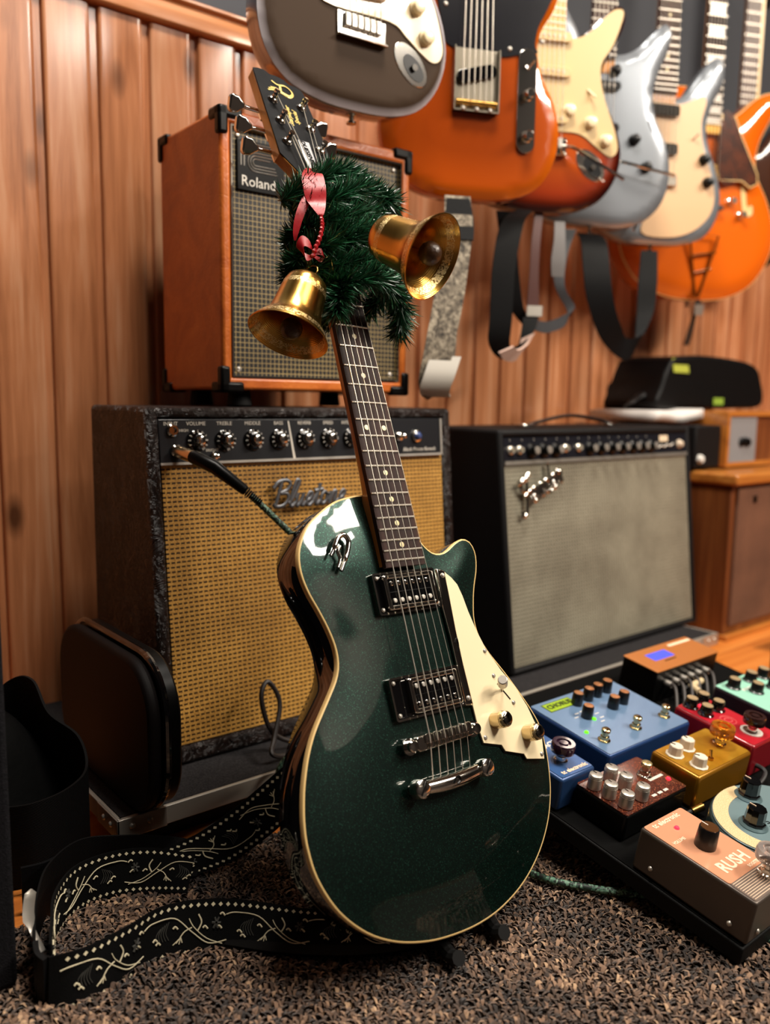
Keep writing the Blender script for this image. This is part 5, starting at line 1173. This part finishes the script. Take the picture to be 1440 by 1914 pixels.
# gold pedal
t, w_, d, h = pedal('overdrive_pedal', 'mustard gold pedal with three cream knobs and amber switch cap', .165, .294, .158, .228, .048, pmat('old_gold', '8f6212', .32, .55), pmat('old_gold_face', 'a87618', .28, .5, var=(40, 'c08f2c')), .003)
IVK = mat('ivory_knob', 'd3c8b4', .4)
for x, y, r in ((.184, .206, .3), (.214, .208, -.2), (.190, .175, .6)):
    knob(t, x - .165, y - .158, h, .0092, .0145, IVK, None, flats=9, skirt=1.3, rot=r, ptr=BLACKP)
MB().cyl((.053, .017, h), (.053, .017, h + .004), .0035).cyl((.053, .017, h + .004), (.054, .020, h + .013), .0014, .0022).build('toggle_switch', BRASS, t)
footsw(t, .104, .034, h, CHROME); topper(t, .104, .034, h + .013, .0160, clear('amber_acrylic', 'f0a030'), .015)
MB().lathe([(.0060, 0), (.0060, .0012), (.0042, .0016), (.0042, .0005), (.0001, .0005)], 18, T(.062, .060, h)).build('bezel', BLACKG, t)
MB().cyl((w_, .022, .020), (w_ + .010, .022, .020), .007, n=8).build('jack_nut', BLACKP, t)
# large blue pedal
t, w_, d, h = pedal('modulation_pedal', 'large light blue pedal with green display, seven black knobs and three switches', .102, .288, .246, .384, .048, pmat('navy_blue', '1c3d6e', .35, .3), pmat('satin_blue', '7391b4', .30, .45), .002)
ds = NT('display_glow'); ds.set(col=lin('3a4a10'), emit=lin('a8c020'), emits=.9, rough=.3)
MB().box(.016, .074, .110, .130, h + .0004, h + .0012).build('display', mat('display_green', '5a6a1a', .25), t)
MB().box(.018, .072, .1115, .1285, h + .0012, h + .0014).build('display_screen', ds.m, t); ptext(t, 'CHORUS', .0125, .045, .120, h + .0016, mat('display_ink', '1c2608', .4), 0, .0004)
for x, y in ((.155, .325), (.172, .356), (.199, .358), (.222, .360), (.247, .362), (.214, .325), (.241, .328)):
    knob(t, x - .102, y - .246, h, .0080, .0185, KB, WARMLIT, skirt=1.0)
for x in (.126, .196, .264): footsw(t, x - .102, .028, h, mat('gilt_chrome', 'cdb98c', .15, 1.) if 'gilt_chrome' not in bpy.data.materials else bpy.data.materials['gilt_chrome'], .95)
led(t, .018, .052, h + .0004, '60e010', 1.2); led(t, .058, .070, h + .0004, '60e010', 1.)
for k in range(7):
    a = math.radians(-60 + k * 35); MB().box(-.004, .004, -.0008, .0008, 0, .0004, T(.056 + .020 * math.cos(a), .076 + .017 * math.sin(a), h + .0006)).build('printed_mark', WHITE, t)
# red pedal
t, w_, d, h = pedal('overdrive_pedal', 'red pedal with four black knobs and a smoked switch cap', .302, .372, .160, .281, .052, pmat('crimson', '8e1420', .3, .2, coat=.4), pmat('crimson_face', 'b01c2a', .28, .15, coat=.4), .002)
for x, y in ((.321, .268), (.352, .268), (.321, .244), (.352, .244)): knob(t, x - .302, y - .160, h, .0092, .0150, BLACKG, mat('pale_cap', 'c9b48c', .3, .6) if 'pale_cap' not in bpy.data.materials else bpy.data.materials['pale_cap'], skirt=1.25)
MB().tube(el3 := [(.035 + .011 * math.cos(a * .2618), .058 + .011 * math.sin(a * .2618), h + .0008) for a in range(24)], .0006, 6, True).build('printed_ring', mat('pale_red', 'd05a58', .4), t)
MB().tube([(.035 + .007 * math.cos(a * .2618), .058 + .005 * math.sin(a * .2618), h + .0008) for a in range(24)], .0006, 6, True).build('printed_emblem', bpy.data.materials['pale_red'], t)
footsw(t, .036, .024, h); topper(t, .036, .024, h + .012, .0150, mat('smoked_acrylic', '2a1512', .1, coat=.8), .014)
MB().lathe([(.015, 0), (.015, .002), (.009, .0025)], 24, T(.036, .024, h)).build('switch_washer', WHITE, t)
led(t, .036, .262 - .160, h, 'ff3048', 1.5)
# mint pedal
t, w_, d, h = pedal('reverb_pedal', 'mint green pedal with black knobs at the right edge', .424, .545, .170, .290, .052, pmat('aubergine', '1c121e', .4), pmat('mint', '8cc2ac', .35), .001)
for x, y in ((.448, .272), (.470, .246), (.500, .272), (.512, .240), (.535, .270)): knob(t, x - .424, y - .170, h, .0095, .0160, KB, bpy.data.materials['pale_cap'], skirt=1.2)
for x in (.025, .09): footsw(t, x, .024, h)
for q in range(4): MB().box(.030 + q * .008, .034 + q * .008, .086, .092, h + .0006, h + .0010).build('printed_mark', WHITE, t)
# switcher with orange lid
t, w_, d, h = pedal('loop_switcher', 'black switcher box with copper-orange lid and blue screen', .366, .545, .354, .417, .056, BLACKP, None, bevel=.002)
MB().prism(rrect(-.001, w_ + .001, -.001, d + .001, .003), h, h + .002, MX()).build('lid', mat('copper_orange', 'b5713a', .32, .3), t, .0006)
bs_ = NT('blue_screen'); bs_.set(col=lin('303a90'), emit=lin('4050d8'), emits=1.0, rough=.3)
MB().box(.034, .088, .026, .047, h + .002, h + .0026).build('screen', bs_.m, t); MB().box(.050, .082, .0185, .0205, h + .002, h + .0024).build('printed_mark', BLACKP, t)
MB().box(.110, .175, .050, .056, h + .002, h + .0024).build('printed_mark', PALEL, t)
# plugs and patch leads
def lead(label, pts, m=CORD, r=.0028, plug=None, grp='patch leads on the pedalboard'):
    P0 = V(pts[0]); t = thing('patch_cable', label, 'cable', PM @ T(*P0), grp)
    MB().tube(crom([V(p) - P0 for p in pts], 8), r, 8).build('lead', m, t)
    for a, b, pm in plug or []:
        MB().cyl(V(a) - P0, V(b) - P0, .0055, .0050, 14).build('plug', pm, t)
GREYC = mat('grey_lead', '3a3532', .5)
for k in range(6):
    x = .395 + k * .022
    lead(['grey patch lead leaving the left end of the switcher box', 'grey patch lead, second from the left under the switcher box', 'grey patch lead, third from the left under the switcher box', 'grey patch lead, fourth from the left under the switcher box', 'grey patch lead, fifth from the left under the switcher box', 'grey patch lead leaving the right end of the switcher box'][k],
         [(x, .350, .034), (x - .004, .334, .036), (x - .022, .315, .020), (x - .045, .300, .008), (x - .075, .296, .006)], GREYC, .0026, [((x, .353, .034), (x, .342, .035), NICKEL)])
lead('black patch lead with brass plug at the right of the gold pedal', [(.308, .180, .022), (.325, .150, .016), (.300, .140, .010), (.270, .142, .008)], CORD, .003, [((.305, .180, .022), (.318, .163, .019), BRASS), ((.276, .141, .0085), (.262, .144, .0085), BRASS)])
lead('black patch lead with brass plugs behind the rounded teal pedal', [(.150, .152, .010), (.120, .150, .008), (.106, .120, .014), (.104, .090, .016)], CORD, .003, [((.170, .150, .011), (.150, .152, .010), BRASS)])
lead('grey angled plug and lead between peach and teal pedals', [(.104, .096, .018), (.094, .104, .018), (.090, .118, .012), (.094, .145, .008)], CORD, .003, [((.112, .090, .018), (.100, .098, .018), NICKEL), ((.096, .096, .010), (.096, .096, .028), mat('grey_plug', '77736f', .4))])
lead('cream angled plug lying behind the mint pedal', [(.440, .330, .030), (.420, .335, .024), (.410, .318, .012), (.408, .300, .008)], CORD, .003, [((.436, .330, .030), (.470, .334, .030), mat('cream_plug', 'c9b48e', .4)), ((.436, .332, .030), (.428, .312, .030), bpy.data.materials['cream_plug'])])
lead('black lead joining the red pedal to the mint pedal', [(.374, .200, .020), (.392, .195, .018), (.405, .215, .016), (.422, .225, .020)], CORD, .003, [((.373, .200, .020), (.385, .197, .019), NICKEL)])

# ------------------------------------------------------------------ right background
# low pedals on the floor behind the board
def fl_box(nm, label, x0, x1, y0, y1, hh, body, lid):
    t = thing(nm, label, 'effects unit', T(x0, y0, 0)); MB().box(0, x1 - x0, 0, y1 - y0, 0, hh).build('enclosure', body, t, .003)
    MB().box(.004, x1 - x0 - .004, .004, y1 - y0 - .004, hh, hh + .002).build('lid', lid, t)
    for k in range(3): knob(t, .03 + k * .035, (y1 - y0) * .6, hh + .002, .008, .012, KB, WARMLIT)
    return t
fl_box('effects_unit', 'black effects unit with brown lid on the floor behind the mint pedal', 1.60, 1.72, .66, .75, .095, BLACKP, mat('brown_lid', '33241f', .4))
fl_box('effects_unit', 'pinkish-edged effects unit on the floor by the brown speaker cabinet', 1.88, 2.04, .78, .88, .055, BLACKP, mat('pink_lid', '8a6658', .4))
wc = thing('speaker_cabinet', 'wooden speaker cabinet with brown cloth front at the right edge', 'cabinet', T(1.865, .985, 0))
WAL = wood('warm_walnut', '4a2410', '6b3a1c', '8a5228', 2, .8, .35, 0., coat=.3); OAKT = wood('honey_oak', '8a4e1e', 'a86628', 'bb7c3a', 0, .8, .3, 0., coat=.4)
MB().box(0, .62, .006, .35, .012, .372).build('cabinet_body', WAL, wc, .003)
MB().box(.018, .602, -.001, .007, .035, .362).build('grille_cloth', grid_mat('brown_grille', '3a2014', '6a4630', .004, .004, .0026, .8), wc)
MB().box(-.012, .632, -.012, .352, .372, .400).build('top_board', OAKT, wc, .008, 3); MB().box(-.004, .624, -.006, .352, .0, .014).build('plinth', OAKT, wc, .002)
MB().prism([(.012 * math.cos(k * math.pi / 4) * (1 if k % 2 else .5), .012 * math.sin(k * math.pi / 4) * (1 if k % 2 else .5)) for k in range(8)], 0, .003, T(.095, -.001, .335) @ XZ).build('badge', BLACKP, wc)
hd2 = thing('black_amplifier', 'small black amplifier under white papers on the wooden cabinet', 'amplifier', T(1.845, 1.08, .400))
MB().box(.0, .115, .0, .25, .006, .108).build('case', TOLEXB, hd2, .004)
MB().lathe([(.011, 0), (.011, .004), (.008, .010), (.0001, .012)], 16, T(.018, -.001, .028) @ XZ).build('knob', mat('white_knob', 'd8d4cc', .4), hd2)
for x in (.03, .09):
    for y in (.03, .22): MB().cyl((x, y, 0), (x, y, .008), .010).build('rubber_foot', BLACKR, hd2)
pp = tag(MB().add([(x, y, .5135 + (.012 if i == 7 else .004 * (1 + math.sin(i * 1.3)))) for i, x in enumerate(np.linspace(1.745, 1.96, 8)) for y in (1.13, 1.315)], [(i * 2, i * 2 + 1, i * 2 + 3, i * 2 + 2) for i in range(7)]).build('paper_stack', mat('white_paper', 'd2cdc8', .7)), 'sheaf of white papers on the black amplifier head', 'paper')
so = pp.modifiers.new('thickness', 'SOLIDIFY'); so.thickness = .022; so.offset = 1
sb_ = thing('small_speaker', 'small wood-framed speaker with grey cloth front on the wooden cabinet', 'speaker', T(1.968, 1.072, .400))
frame_ring(0, .30, .004, .142, .012, -.10, .004, XZ, .004).build('frame', OAKT, sb_, .001)
MB().box(.010, .150, .000, .012, .012, .134).build('cloth_panel', mat('grey_cloth', '7a7a7c', .8, bump=(600, .4)), sb_); MB().box(.150, .290, .004, .02, .012, .134).build('inner_panel', WAL, sb_)
MB().box(.004, .296, .012, .098, .006, .140).build('back', WAL, sb_)
for k, (x, z) in enumerate(((.075, .065), (.092, .066), (.108, .064))): MB().lathe([(.012, 0), (.009, .006), (.0001, .007)], 14, T(x, 0, z) @ XZ).build('emblem_lobe', BLACKP, sb_)
bg = thing('gear_bag', 'black gear bag with yellow-green label lying on papers and small speaker', 'bag', T(1.94, 1.20, .5475))
bgo = crom([(-.075, 0, 0), (-.06, .055, 0), (-.035, .105, 0), (.0, .128, 0), (.15, .138, 0), (.38, .125, 0), (.44, .08, 0), (.45, .01, 0), (.30, .0, 0), (.1, .0, 0)], 6, True)
bgm = MB().prism([(p.x, p.y) for p in bgo], -.20, .0, XZ); bgo_ = bgm.build('bag_body', mat('black_nylon', '060607', .5, bump=(60, .4, .004), spec=.2), bg, .02, 4)
MB().box(.0, .070, .0, .002, 0, .036, T(-.018, -.004, .090) @ RX(-.2)).build('yellow_label', mat('yellow_label', 'a8b040', .5), bg)
MB().box(.0, .05, .0, .002, 0, .018, T(.18, -.004, .010)).build('green_tag', mat('green_tag', '8aa83a', .5), bg)
MB().tube(crom([(-.175, .03, .002), (-.13, .04, .014), (-.08, .05, .028), (-.03, .06, .045)], 6), [.004] * 6 + [.010] * 6 + [.016] * 7, 8, flat=.5).build('bag_strap', mat('nylon_strap', '0e0e10', .5), bg)
